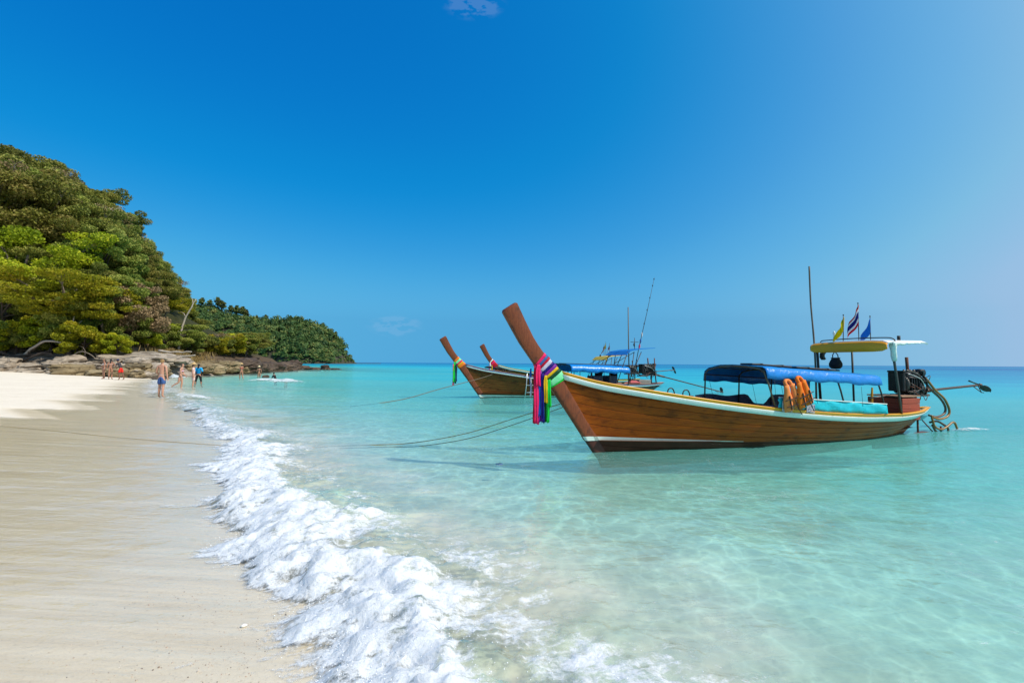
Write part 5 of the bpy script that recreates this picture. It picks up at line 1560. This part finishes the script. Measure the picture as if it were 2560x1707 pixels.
# dark spit
for i in range(44):
    q = i / 43
    y = 66 + q * 36
    x = float(coast_x(y)) + rk.uniform(-2.2, 1.4) + 1.2 * q
    s_ = rk.uniform(1.5, 3.4) * (1 - .35 * q)
    place_rock('rock_dark', rk.randrange(4), (x, y, .25 + rk.uniform(0, .7) * (1 - .3 * q)), (s_ * 1.5, s_ * 1.3, s_ * .75), rk.uniform(0, 3), rsize(s_ * 1.2) + ' dark rock of the spit, ' + ('seaward side, ' if x > float(coast_x(y)) else 'landward side, ') + rspot(x, y), 'dark rocks of the spit', rk.uniform(-.2, .2))
for x, y, s_, lab in ((-45.6, 101, (3.2, 2.4, 2.9), 'tall blocky dark rock at the outer end of the spit'), (-46.3, 99.5, (4.4, 3, 1.3), 'low dark rock beside the tall blocky one at the end of the spit'), (-44.2, 102, (3.4, 2.4, 1.1), 'low dark rock seaward of the tall blocky one'),
                      (-42.6, 104, (3.0, 2, .9), 'small dark rock awash, first beyond the spit'), (-40.3, 104.5, (2.4, 1.5, 1.2), 'pointed dark rock awash beyond the spit'), (-38.4, 105, (2.6, 1.4, .55), 'flat dark rock awash, outermost beyond the spit'),
                      (-25.55, 50.3, (.62, .45, .42), 'small brown rock in the water behind the bathers'), (-31.6, 43.5, (1.1, .8, .28), 'flat greenish rock lying in the shallow swash')):
    place_rock('rock_dark', int(s_[0] * 10), (x, y, .06 if s_[2] < 1 else .35), s_, s_[0], lab)

# --- far headland
HX = np.array([420, 470, 500, 545, 575, 610, 640, 680, 720, 760, 800, 830, 850, 870, 886, 897])
HY = np.array([765, 768, 765, 775, 790, 795, 803, 801, 798, 801, 813, 831, 851, 879, 900, 905])
HWX = (HX - 1280) / 1209 * 545
HWZ = np.clip((905.5 - HY) / 1209 * 545 - 3.5, .3, None)
def head_z(x, y):
    r = np.interp(x, HWX, HWZ)
    r = np.where(x > -184, r * np.clip((-177 - x) / 7, 0, 1) - 4 * np.clip((x + 184) / 7, 0, 1), r)
    foot = 478 + 14 * (fbm(x * .03, x * 0, 91, 3) - .5)
    t = np.clip((y - foot) / (545 - foot), 0, 1)
    z = r * np.sin(np.clip(t, 0, 1) * PI / 2) ** .75
    z = np.where(y > 545, np.where(r > 0, r * np.clip(1 - (y - 545) / 22, -.2, 1), r), z)
    return z + (fbm(x * .06, y * .06, 93, 3) - .5) * 5 * sstep(.02, .2, t) * sstep(0, 12, r) - 1.5 * (1 - sstep(0, .03, t)) + .8 * sstep(0, .03, t)
xs = np.arange(-400, -166, 3.0); ys = np.arange(468, 670, 4.0)
X, Y = np.meshgrid(xs, ys)
t_ = NT('headland_ground'); n_ = t_.noise(t_.pos(), .15, 5, .6)
M['headland'] = t_.out(t_.principled(Base_Color=t_.mix(n_, (.025, .035, .014), (.06, .045, .03)), Roughness=.95))
hd = sheet_mesh('headland', xs, ys, head_z(X, Y), M['headland'])
tag(hd, 'distant wooded headland closing the bay', 'headland', kind='structure')
rg = np.random.default_rng(15)
cx_, cy_, cz_ = [], [], []
while len(cx_) < 2400:
    x = rg.uniform(-385, -172); y = 474 + 84 * rg.uniform() ** 1.7
    z = float(head_z(np.array(x), np.array(y)))
    if z < .5: continue
    cx_.append(x); cy_.append(y); cz_.append(z)
cen = np.stack([cx_, cy_, cz_], -1); rad = rg.uniform(1.5, 3.6, len(cen)) * np.where(rg.random(len(cen)) < .12, 1.6, 1); 
edge_ = np.clip((cen[:, 2] + 1) / 8, .5, 1); rad *= edge_
cen[:, 2] += rad * .75
per = 75
n = len(cen) * per
d = rg.normal(size=(n, 3)); d /= np.linalg.norm(d, axis=1)[:, None]; d[:, 2] = np.abs(d[:, 2]) * 1.1 - .15
C = np.repeat(cen, per, 0) + d * (np.repeat(rad, per) * rg.uniform(.6, 1.08, n))[:, None]
nr = d + rg.normal(0, .45, (n, 3)); nr /= np.linalg.norm(nr, axis=1)[:, None]
U = np.cross(nr, rg.normal(size=(n, 3))); U /= np.linalg.norm(U, axis=1)[:, None]; V = np.cross(nr, U)
s_ = rg.uniform(.45, .95, n)[:, None] * np.clip(np.repeat(rad, per) / 3, .5, 1.2)[:, None]
tint = np.clip(np.repeat(rg.normal(.42, .24, len(cen)), per) + rg.normal(0, .16, n), 0, 1)
fo = bpy.data.objects.new('headland_forest', quads('headland_forest', C, U * s_, V * s_, tint, M['leaf_far'])); COL.objects.link(fo)
tag(fo, 'dense dark green forest covering the distant headland', 'forest', kind='stuff')
KIND['far'] = [(KIND['dark'][0][0], quads('crown', *(lambda L: (L[0], L[1] * 1.9, L[2] * 1.9, L[3]))(leaves_for(np.random.default_rng(4), [np.array(p) for p in ((0, 0, 10), (1.4, .5, 9.2), (-1.5, .3, 9), (.5, 1, 8), (-.6, -1, 7.6), (1.8, -.6, 7), (-2, .2, 6.6), (0, 0, 6), (.8, .3, 11))], [1.6, 1.5, 1.5, 1.6, 1.5, 1.4, 1.4, 1.7, 1.2], 60, .32)), M['leaf_far']))]
for i, (px, h_) in enumerate(((500, 13), (521, 12), (541, 17), (552, 16), (574, 15), (588, 16), (602, 16), (613, 14), (640, 9), (663, 10), (724, 9), (806, 9), (838, 9))):
    x = (px - 1280) / 1209 * 540
    place_tree('far', 0, (x, 540, float(head_z(np.array(x), np.array(540.0))) + .5), h_ / 11.5, i * 1.1, 'tall dark tree standing above the skyline of the distant headland' if i < 8 else 'rounded tree on the seaward skyline of the distant headland', 'skyline trees of the headland, ' + ('tall' if i < 8 else 'rounded'))
# ------------------------------------------------------------------ people
SKINS = []
def skin_mat(name, col):
    t = NT(name)
    n = t.noise(t.coord('Object'), 7, 4, .6)
    c = t.mix(t.rng(n, .3, .7), tuple(x * .88 for x in col), tuple(min(1, x * 1.08) for x in col))
    return t.out(t.principled(Base_Color=c, Roughness=.45, Specular_IOR_Level=.4, Subsurface_Weight=.0))
M['skin_fair'] = skin_mat('fair_tanned_skin', (.50, .26, .17))
M['skin_tan'] = skin_mat('tanned_skin', (.36, .175, .105))
M['skin_dark'] = skin_mat('brown_skin', (.16, .075, .045))
for k, c in dict(fabric_blue=(.055, .115, .30), fabric_white=(.78, .78, .80), fabric_black=(.015, .015, .018), fabric_red=(.70, .03, .02), fabric_cyan=(.015, .40, .80), fabric_grey=(.055, .05, .055),
                 fabric_pink=(.80, .50, .66), fabric_coral=(.75, .02, .04), fabric_peach=(.80, .52, .46), fabric_navy=(.02, .03, .09), fabric_yellow=(.75, .55, .05)).items():
    M[k] = cloth(k, c, transl=.05, fold=.35)
M['hair_fair'] = plain('fair_hair', (.32, .19, .07), .6, bump=.6, bscale=60)
M['hair_brown'] = plain('brown_hair', (.06, .035, .02), .5, bump=.6, bscale=60)
M['hair_black'] = plain('black_hair', (.012, .010, .010), .45, bump=.6, bscale=60)
M['straw'] = plain('straw_hat', (.50, .34, .15), .85, bump=.5)
M['straw_pale'] = plain('pale_hat', (.68, .56, .34), .85, bump=.5)
M['eye'] = plain('eye_dark', (.015, .012, .01), .2)
M['lips'] = plain('lips', (.40, .10, .08), .5)
def skin(name, chains, mat, parent, sub=2):
    """chains: lists of (pos, radius) joined where points coincide; grown into one surface"""
    vs, es, rs, idx, roots = [], [], [], {}, []
    for ch in chains:
        prev = None
        for p, r in ch:
            key = tuple(round(c, 4) for c in p)
            if key not in idx:
                idx[key] = len(vs); vs.append(key); rs.append(r)
                if prev is None: roots.append(idx[key])
            i = idx[key]
            if prev is not None and prev != i: es.append((prev, i))
            prev = i
    me = bpy.data.meshes.new(name); me.from_pydata(vs, es, [])
    o = bpy.data.objects.new(name, me); COL.objects.link(o); o.parent = parent
    sk = o.modifiers.new('skin', 'SKIN'); sk.use_smooth_shade = True; sk.branch_smoothing = .6
    for i, r in enumerate(rs):
        sv = me.skin_vertices[0].data[i]
        sv.radius = r if hasattr(r, '__len__') else (r, r)
        sv.use_root = i in roots
    sb = o.modifiers.new('sub', 'SUBSURF'); sb.levels = sub; sb.render_levels = sub
    SKINS.append((o, mat))
    return o
BASE = dict(pelvis=(0, 0, .95), waist=(0, .0, 1.09), chest=(0, .0, 1.27), neckb=(0, -.005, 1.43), neck=(0, .005, 1.52), jaw=(0, .025, 1.575), head=(0, .012, 1.645), crown=(0, .0, 1.715),
            shL=(-.165, 0, 1.395), elL=(-.235, -.03, 1.13), wrL=(-.25, .03, .90), shR=(.165, 0, 1.395), elR=(.235, -.03, 1.13), wrR=(.25, .03, .90),
            hipL=(-.085, 0, .89), knL=(-.095, .015, .50), anL=(-.10, -.02, .085), toL=(-.115, .125, .028), hipR=(.085, 0, .89), knR=(.095, .015, .50), anR=(.10, -.02, .085), toR=(.115, .125, .028))
RAD = dict(pelvis=(.135, .105), waist=(.118, .09), chest=(.138, .10), neckb=(.075, .065), neck=.05, jaw=.06, head=.086, crown=.05, sh=.056, el=.041, wr=.028, hip=.092, kn=.056, an=.036, to=.034)
def rad(k, s=1.0):
    r = RAD.get(k) or RAD[k[:-1]]
    return tuple(x * s for x in r) if isinstance(r, tuple) else r * s
def hand_chains(w, e, side, curl=.35):
    w, e = Vector(w), Vector(e)
    d = (w - e).normalized()
    f = Vector((0, 1, 0)); f = (f - d * f.dot(d)).normalized()
    n = d.cross(f)
    palm = w + d * .055
    ch = [[(tuple(w), .028), (tuple(palm), (.034, .018))]]
    for k, (o, ln) in enumerate(((-.026, .055), (-.009, .070), (.009, .066), (.025, .050))):
        b = palm + f * o + d * .012
        m = b + d * ln * .55 + n * ln * curl * .25 * side
        t = m + d * ln * .45 + n * ln * curl * .6 * side
        ch.append([(tuple(b), .0095), (tuple(m), .009), (tuple(t), .007)])
    b = w + d * .025 + f * .022
    ch.append([(tuple(b), .011), (tuple(b + f * .028 + d * .022), .010), (tuple(b + f * .034 + d * .052), .008)])
    return ch
def person(loc, heading, height, skin_m, label, pose=None, wear=(), hair=None, hat=None, hair_len=0.0, build=1.0, sink=0.0):
    k = height / 1.75
    fr = Frame((loc[0], loc[1], loc[2]), heading)
    root = thing('person', fr, (0, 0, 0), label, 'person')
    root.scale = (k, k, k)
    J = dict(BASE)
    for a, b in (pose or {}).items(): J[a] = b
    P = lambda a, s=1.0: (J[a], rad(a, s * (build if a[:2] in ('pe', 'wa', 'ch', 'hi') else 1)))
    ch = [[P('pelvis'), P('waist'), P('chest'), P('neckb'), P('neck'), P('jaw'), P('head'), P('crown')]]
    for s in 'LR':
        ch.append([P('neckb'), P('sh' + s), P('el' + s)])
        e, w = Vector(J['el' + s]), Vector(J['wr' + s])
        ch.append([P('el' + s), (tuple(e.lerp(w, .3)), .040), P('wr' + s)])
        h, kn, an = Vector(J['hip' + s]), Vector(J['kn' + s]), Vector(J['an' + s])
        ch.append([P('pelvis'), P('hip' + s), (tuple(h.lerp(kn, .45)), .080 * build), P('kn' + s), (tuple(kn.lerp(an, .3) + Vector((0, -.012, 0))), .058), P('an' + s), P('to' + s)])
        ch += hand_chains(J['wr' + s], J['el' + s], -1 if s == 'L' else 1)
    hd = Vector(J['head'])
    jw = Vector(J['jaw'])
    ch.append([(tuple(hd + Vector((0, .070, -.03))), .012), (tuple(hd + Vector((0, .098, -.038))), .011)])     # nose
    for s in (-1, 1): ch.append([(tuple(hd + Vector((s * .080, -.002, -.005))), .016), (tuple(hd + Vector((s * .092, -.008, -.03))), .012)])   # ears
    skin('body', ch, skin_m, root)
    for s in (-1, 1):
        MB().lathe([(0, -.008), (.008, -.005), (.009, 0), (.008, .005), (0, .008)], hd + Vector((s * .032, .079, .002)), 8).build('eye', M['eye'], root)
    MB().tube([hd + Vector((-.024, .073, -.075)), hd + Vector((0, .079, -.077)), hd + Vector((.024, .073, -.075))], .006, 6).build('mouth', M['lips'], root)
    L = lambda a, b, q: tuple(Vector(J[a]).lerp(Vector(J[b]), q))
    for what, mat in wear:
        if what == 'shorts':
            skin('shorts', [[(L('pelvis', 'waist', .45), tuple(x * 1.12 for x in RAD['waist'])), (J['pelvis'], tuple(x * 1.13 for x in RAD['pelvis'])), (J['hipL'], .112), (L('hipL', 'knL', .45), .104), (L('hipL', 'knL', .80), .098)],
                            [(J['pelvis'], .15), (J['hipR'], .112), (L('hipR', 'knR', .45), .104), (L('hipR', 'knR', .80), .098)]], M[mat], root)
        elif what == 'waistband':
            skin('waistband', [[(L('pelvis', 'waist', .38), tuple(x * 1.19 for x in RAD['waist'])), (L('pelvis', 'waist', .62), tuple(x * 1.17 for x in RAD['waist']))]], M[mat], root)
        elif what == 'leggings':
            skin('leggings', [[(L('pelvis', 'waist', .45), tuple(x * 1.1 for x in RAD['waist'])), (J['pelvis'], tuple(x * 1.1 for x in RAD['pelvis'])), (J['hipL'], .102), (L('hipL', 'knL', .5), .088), (J['knL'], .066), (L('knL', 'anL', .75), .050)],
                              [(J['pelvis'], .15), (J['hipR'], .102), (L('hipR', 'knR', .5), .088), (J['knR'], .066), (L('knR', 'anR', .75), .050)]], M[mat], root)
        elif what in ('shirt', 'longsleeve'):
            far = .55 if what == 'shirt' else 1.0
            c = [[(L('pelvis', 'waist', .1), tuple(x * 1.2 for x in RAD['waist'])), (J['waist'], tuple(x * 1.22 for x in RAD['waist'])), (J['chest'], tuple(x * 1.16 for x in RAD['chest'])), (L('chest', 'neckb', .8), (.095, .085))]]
            for s in 'LR': c.append([(L('chest', 'neckb', .8), .09), (J['sh' + s], .075), (L('sh' + s, 'el' + s, far), .058)])
            skin('shirt', c, M[mat], root)
            if what == 'longsleeve':
                for s in 'LR': skin('sleeve', [[(L('sh' + s, 'el' + s, .8), .056), (J['el' + s], .053), (L('el' + s, 'wr' + s, .85), .040)]], M['fabric_black'], root)
        elif what == 'bottom':
            skin('bikini_bottom', [[(L('pelvis', 'waist', .12), tuple(x * 1.22 for x in RAD['pelvis'])), (J['pelvis'], tuple(x * 1.22 for x in RAD['pelvis'])), (L('hipL', 'hipR', .5), (.11, .11))], [(J['pelvis'], .15), (L('hipL', 'knL', .06), .116)], [(J['pelvis'], .15), (L('hipR', 'knR', .06), .116)]], M[mat], root)
        elif what == 'top':
            c = Vector(J['chest'])
            for s in (-1, 1): skin('bikini_cup', [[(tuple(c + Vector((s * .062, .072, -.005))), .060), (tuple(c + Vector((s * .065, .098, -.015))), .045)]], M[mat], root)
            mb = MB(); mb.lathe([(.152, -.018), (.158, 0), (.152, .018)], c + Vector((0, 0, -.02)), 20, Matrix.Diagonal((1.0, .75, 1))); mb.build('bikini_band', M[mat], root)
    if hair:
        c = [[(tuple(hd + Vector((0, -.018, .055))), (.088, .092)), (tuple(hd + Vector((0, -.030, .01))), (.092, .088)), (tuple(hd + Vector((0, -.045, -.05))), (.070, .055))]]
        if hair_len: c[0] += [(tuple(hd + Vector((0, -.075, -.05 - hair_len * .5))), (.062, .04)), (tuple(hd + Vector((0, -.085, -.05 - hair_len))), (.045, .03))]
        skin('hair', c, M[hair], root)
    if hat:
        kind, m = hat
        c = hd + Vector((0, -.005, .055))
        if kind == 'brim':
            MB().lathe([(0, .105), (.05, .10), (.085, .07), (.098, .0), (.14, -.012), (.20, -.035), (.205, -.042), (.14, -.022), (.09, -.012)], c, 20).build('hat', M[m], root)
        else:
            h_ = MB().lathe([(0, .085), (.05, .078), (.09, .04), (.102, -.01), (.10, -.02)], c, 18).build('cap', M[m], root)
            rows = [[c + Vector((math.sin(a) * (.10 + q * .02), math.cos(a) * (.10 + q * .085), -.012 - q * .012)) for q in (0, .5, 1)] for a in [(-1 + 2 * i / 10) * .95 for i in range(11)]]
            mb = MB(); mb.sheet(rows, .006); mb.build('visor', M[m], h_)
    return root
def gz(x, y): return float(sand_z(np.array(float(x)), np.array(float(y))))
def at(x, y): return (x, y, gz(x, y))
WALK = dict(hipL=(-.085, 0, .89), knL=(-.09, .13, .52), anL=(-.095, .10, .095), toL=(-.10, .24, .035), knR=(.09, -.03, .50), anR=(.10, -.20, .14), toR=(.105, -.10, .04))
person(at(-15.45, 21.4), R(4), 1.74, M['skin_fair'], 'bare backed person in blue shorts walking away along the wet sand',
       dict(WALK, elL=(-.25, .02, 1.14), wrL=(-.20, .20, .99), elR=(.23, -.05, 1.13), wrR=(.265, -.04, .88), knL=(-.10, .05, .50), anL=(-.11, .02, .085), toL=(-.13, .15, .03), anR=(.12, -.10, .09), toR=(.15, .02, .03)),
       [('shorts', 'fabric_blue'), ('waistband', 'fabric_white')], 'hair_fair', None, .03)
person(at(-19.75, 28.9), R(-78), 1.64, M['skin_fair'], 'person in a pale pink bikini wading with one foot lifted behind',
       dict(WALK, chest=(0, .05, 1.27), neckb=(0, .07, 1.42), neck=(0, .09, 1.51), jaw=(0, .12, 1.56), head=(0, .11, 1.63), crown=(0, .10, 1.70), shL=(-.16, .06, 1.39), shR=(.16, .06, 1.39),
            elL=(-.22, .05, 1.13), wrL=(-.22, .18, .94), elR=(.22, .10, 1.14), wrR=(.22, .30, 1.02), knR=(.09, -.06, .52), anR=(.10, -.36, .34), toR=(.11, -.44, .24), knL=(-.09, .06, .50), anL=(-.09, .02, .09), toL=(-.1, .15, .03)),
       [('bottom', 'fabric_pink'), ('top', 'fabric_pink')], 'hair_brown', None, .06)
person(at(-20.3, 30.9), R(-60), 1.72, M['skin_fair'], 'person in a broad straw hat and peach top half hidden behind the bikini wader', None, [('shirt', 'fabric_peach'), ('shorts', 'fabric_peach')], 'hair_brown', ('brim', 'straw'), .1)
person(at(-22.1, 34.2), R(10), 1.72, M['skin_tan'], 'person in a bright blue shirt and black leggings standing in the swash',
       dict(knL=(-.17, .01, .50), anL=(-.22, -.02, .085), toL=(-.25, .12, .03), knR=(.17, .01, .50), anR=(.22, -.02, .085), toR=(.25, .12, .03), hipL=(-.095, 0, .89), hipR=(.095, 0, .89), elR=(.26, .0, 1.13), wrR=(.22, .12, .95), elL=(-.24, .04, 1.13), wrL=(-.16, .18, 1.0)),
       [('shirt', 'fabric_cyan'), ('longsleeve', 'fabric_cyan'), ('leggings', 'fabric_black')], 'hair_black', None, .22)
person(at(-32.5, 38.6), R(150), 1.62, M['skin_tan'], 'person in a white bikini standing by the rocks', dict(elL=(-.25, .05, 1.15), wrL=(-.14, .17, 1.06)), [('bottom', 'fabric_white'), ('top', 'fabric_white')], 'hair_brown', None, .15)
person(at(-31.8, 38.4), R(25), 1.66, M['skin_tan'], 'person in a black bikini bottom with back turned, by the rocks', dict(elR=(.26, .06, 1.18), wrR=(.16, .2, 1.12)), [('bottom', 'fabric_black'), ('top', 'fabric_peach')], 'hair_black', None, .25)
person(at(-30.9, 38.3), R(95), 1.70, M['skin_dark'], 'person in a dark top, blue cap and red shorts leaning forward by the rocks',
       dict(waist=(0, .04, 1.08), chest=(0, .13, 1.24), neckb=(0, .20, 1.38), neck=(0, .235, 1.46), jaw=(0, .28, 1.50), head=(0, .275, 1.57), crown=(0, .265, 1.64), shL=(-.165, .19, 1.34), shR=(.165, .19, 1.34), elL=(-.22, .26, 1.10), wrL=(-.2, .42, .98), elR=(.22, .26, 1.10), wrR=(.2, .42, .98),
            knR=(.1, -.06, .5), anR=(.1, -.2, .1), toR=(.11, -.07, .035), knL=(-.1, .08, .5), anL=(-.1, .03, .085)),
       [('shirt', 'fabric_grey'), ('shorts', 'fabric_red')], 'hair_black', ('cap', 'fabric_navy'))
person((-26.0, 46.6, -.18), R(60), 1.66, M['skin_tan'], 'person in a coral bikini and straw hat walking through shallow water', dict(WALK, elL=(-.24, .1, 1.16), wrL=(-.1, .24, 1.12), elR=(.24, .05, 1.15), wrR=(.18, .2, 1.05)), [('bottom', 'fabric_coral'), ('top', 'fabric_coral')], 'hair_brown', ('brim', 'straw'), .12)
person((-26.6, 51.0, -.42), R(30), 1.62, M['skin_tan'], 'person in a pale hat and dark bikini wading knee deep', dict(elL=(-.25, .05, 1.15), wrL=(-.2, .2, 1.0)), [('bottom', 'fabric_black'), ('top', 'fabric_black')], 'hair_brown', ('brim', 'straw_pale'), .1)
person((-22.7, 46.6, -.95), R(70), 1.66, M['skin_dark'], 'person in a black suit with a yellow vest waist deep in the water', dict(waist=(0, .05, 1.08), chest=(0, .14, 1.25), neckb=(0, .2, 1.39), neck=(0, .23, 1.47), jaw=(0, .26, 1.52), head=(0, .26, 1.59), crown=(0, .25, 1.66), shL=(-.16, .19, 1.35), shR=(.16, .19, 1.35), elL=(-.22, .25, 1.1), wrL=(-.18, .4, 1.0), elR=(.22, .25, 1.1), wrR=(.18, .4, 1.0)),
       [('leggings', 'fabric_black'), ('longsleeve', 'fabric_black'), ('waistband', 'fabric_yellow')], 'hair_black')
person((-19.2, 41.2, -1.42), R(90), 1.7, M['skin_tan'], 'swimmer with only head and shoulders above the small breaking wave', None, [('shorts', 'fabric_coral')], 'hair_brown')
# bake the grown surfaces into plain meshes
bpy.context.view_layer.update()
dg = bpy.context.evaluated_depsgraph_get()
for o, mat in SKINS:
    me = bpy.data.meshes.new_from_object(o.evaluated_get(dg))
    me.name = o.name
    me.materials.clear(); me.materials.append(mat)
    me.polygons.foreach_set('use_smooth', [True] * len(me.polygons))
    o.modifiers.clear(); o.data = me
# ------------------------------------------------------------------ foam, spray and small things
def octa(mb, c, r):
    c = Vector(c)
    o = len(mb.v)
    mb.v += [tuple(c + Vector(d) * r) for d in ((1, 0, 0), (-1, 0, 0), (0, 1, 0), (0, -1, 0), (0, 0, 1), (0, 0, -1))]
    for f in ((0, 2, 4), (2, 1, 4), (1, 3, 4), (3, 0, 4), (2, 0, 5), (1, 2, 5), (3, 1, 5), (0, 3, 5)):
        mb.f.append(tuple(i + o for i in f)); mb.mi.append(0)
t_ = NT('spray_drops')
M['spray'] = t_.out(t_.principled(Base_Color=(.93, .95, .96), Roughness=.15, Specular_IOR_Level=.6))
rg = np.random.default_rng(9)
n = 2600
yy = 2.3 + 10 * rg.uniform(0, 1, n) ** 1.5
dd = np.concatenate([rg.normal(-.62, .10, n // 2), rg.normal(-.1, .35, n - n // 2)])
slope = np.sqrt(1 + np.interp(yy, _yy, _gd) ** 2)
xx = crest(yy) + dd * slope
xx = xx - wave_shift(xx, yy) * slope
zz, _, ws, am = sea_z(xx, yy)
up = np.abs(rg.normal(0, .03, n)) + .004
hi = rg.random(n) < .12
up = np.where(hi, up + rg.uniform(0, .07, n), up)
bz = np.maximum(zz, sand_z(xx, yy))
mb = MB()
for i in range(n):
    octa(mb, (xx[i], yy[i], bz[i] + up[i]), float(rg.uniform(.0018, .0045)))
sp_o = mb.build('sea_spray', M['spray'], None)
tag(sp_o, 'fine spray of water drops thrown up by the breaking wave', 'spray', kind='stuff')
# small breakers farther along the beach, each a hump of froth
def froth():
    t = NT('froth')
    n1 = t.noise(t.pos(), 3.5, 6, .65, .4); n2 = t.noise(t.pos(), 14, 5, .65)
    c = t.mix(t.rng(n2, .3, .7), (.70, .74, .76), (.82, .835, .84))
    d = t.n('ShaderNodeBsdfDiffuse'); t.l(c, d.inputs[0]); t.l(t.bump(n2, .5, .05), d.inputs['Normal'])
    tl = t.n('ShaderNodeBsdfTranslucent'); t.l(c, tl.inputs[0])
    m1 = t.n('ShaderNodeMixShader'); m1.inputs[0].default_value = .3; t.l(d.outputs[0], m1.inputs[1]); t.l(tl.outputs[0], m1.inputs[2])
    tr = t.n('ShaderNodeBsdfTransparent')
    f = t.attr('cover')
    k = t.rng(t.math('ADD', f, t.math('MULTIPLY', t.math('SUBTRACT', n1, .5), 2.2)), .32, .75, 0, 1, True)
    m2 = t.n('ShaderNodeMixShader'); t.l(k, m2.inputs[0]); t.l(tr.outputs[0], m2.inputs[1]); t.l(m1.outputs[0], m2.inputs[2])
    return t.out(m2.outputs[0])
M['froth'] = froth()
def breaker(cx, cy, ang, L, W_, H, label, seed, cover=1.1):
    nu, nv = 60, 26
    ca, sa = math.cos(ang), math.sin(ang)
    U_, V_ = np.meshgrid(np.linspace(-1, 1, nu + 1), np.linspace(-1, 1, nv + 1), indexing='ij')
    x = U_ * L / 2; y = V_ * W_ / 2 + .22 * W_ * np.sin(U_ * 2.2 + seed) + .1 * W_ * (fbm(U_ * 2 + seed, U_ * 0, 3, 3) - .5)
    e = np.clip(1 - U_ ** 2, 0, None) ** .8
    prof = np.exp(-((V_ + .2) / .45) ** 2) * e
    z = H * prof * (.55 + .9 * fbm(x * 1.2 + seed, y * 1.2, 7, 3)) + .22 * H * (fbm(x * 5 + seed, y * 5, 9, 3) - .5) * e
    X_, Y_ = cx + ca * x - sa * y, cy + sa * x + ca * y
    b = np.maximum(sea_z(X_, Y_)[0], sand_z(X_, Y_)) + .012 + np.clip(z, 0, None)
    mb = MB(); mb.grid([[(X_[i, j], Y_[i, j], b[i, j]) for j in range(nv + 1)] for i in range(nu + 1)])
    cov = np.minimum(1, cover * e * (1 - np.abs(V_) ** 2.2))
    o = mb.build('breaking_wave', M['froth'], None)
    at_ = o.data.attributes.new('cover', 'FLOAT', 'POINT'); at_.data.foreach_set('value', cov.astype(np.float32).ravel())
    return tag(o, label, 'wave', None, 'stuff')
breaker(-20.6, 41.0, R(8), 3.4, 2.4, .20, 'small white breaker between the waders, the inner of two', 1.3, .8)
breaker(-18.1, 38.8, R(5), 3.8, 2.2, .24, 'small white breaker in front of the swimmer, the outer of two', 2.7, .85)
breaker(-31.2, 45.4, R(-20), 3.0, 1.6, .32, 'white wash breaking against the ochre boulders', 3.9)
breaker(-13.2, 20.6, R(-42), 4.2, 1.5, .16, 'low frothy wavelet beyond the black stick', 5.1, .7)
breaker(-45.5, 100.6, R(0), 5.5, 1.6, .35, 'white water round the foot of the tall blocky rock', 6.2)
# foam in the wake of the stern hoses
w = BF.w((10.7, -.3, 0))
breaker(w.x, w.y, R(20), 1.6, .8, .05, 'thin foam on the water beside the hose coil', 7.7, .55)
# rope half buried in the wet sand
pts = []
for px, y_ in ((-11.5, 10.6), (-9.8, 10.2), (-8.0, 9.75), (-6.6, 9.5), (-5.6, 9.4), (-4.9, 9.5)):
    pts.append((px, y_, gz(px, y_) + .012))
rope('beach_rope', pts, .0045, M['rope'], 'rope lying across the wet sand from the breaking wave')
st = thing('driftwood_stick', Frame((-10.3, 15.8, 0), 0), (0, 0, gz(-10.3, 15.8) + .03), 'short black stick lying at the edge of the foam', 'stick')
MB().tube(smoothpath([(-.45, -.35, 0), (-.15, -.1, .03), (.15, .2, .06), (.45, .35, .10)], 4), [.028, .034, .034, .032] + [.03] * 5 + [.02] * 4, 7).build('stem', M['black_strap'], st)
st.scale = (.5, .5, .8)
# shells and coral crumbs at the edge of the swash
rg = np.random.default_rng(3)
M['shell'] = plain('white_shell', (.82, .79, .72), .4)
def shell_mesh():
    rows = []
    for i in range(9):
        q = i / 8
        r = .016 * math.sin(PI * min(1, q * .9 + .08))
        rows.append([(q * .05 + r * .3 * math.cos(2 * PI * k / 10), r * math.cos(2 * PI * k / 10), r * math.sin(2 * PI * k / 10) * .8 + .006) for k in range(10)])
    return MB().grid(rows, cv=True)
sh = tag(shell_mesh().build('shell', M['shell'], None), 'small pointed white shell on the wet sand near the foam', 'shell')
sh.location = (-1.62, 2.98, gz(-1.62, 2.98) + .004); sh.rotation_euler = (0, 0, .4); sh.scale = (.75, .75, .75)
mb = MB()
cols = []
for i in range(800):
    q = rg.uniform()
    y_ = 2.3 + 1.1 * rg.uniform() ** 1.6
    x_ = float(crest(y_)) - .95 - abs(rg.normal(.2, .45)) + .25 * math.sin(y_ * 9)
    r = float(rg.uniform(.0014, .0042)) * (1.9 if rg.uniform() < .03 else 1)
    octa(mb, (x_, y_, gz(x_, y_) + r * .3), r)
t_ = NT('shell_grit'); g_ = t_.n('ShaderNodeNewGeometry')
M['grit'] = t_.out(t_.principled(Base_Color=t_.ramp(g_.outputs['Random Per Island'], [(0, (.10, .08, .06)), (.25, (.42, .30, .20)), (.55, (.60, .54, .45)), (.8, (.52, .36, .24)), (1, (.80, .76, .68))]), Roughness=.5))
tag(mb.build('shell_grit', M['grit'], None), 'scatter of shell and coral crumbs on the wet sand', 'grit', kind='stuff')
fl = thing('floating_debris', Frame((-.2, 7.9, 0), .3), (0, 0, .01), 'small dark blue scrap floating on the water before the bow', 'debris')
mb = MB(); mb.box((0, 0, .012), (.11, .07, .02), bev=.006); mb.build('scrap', M['band_blue'], fl)
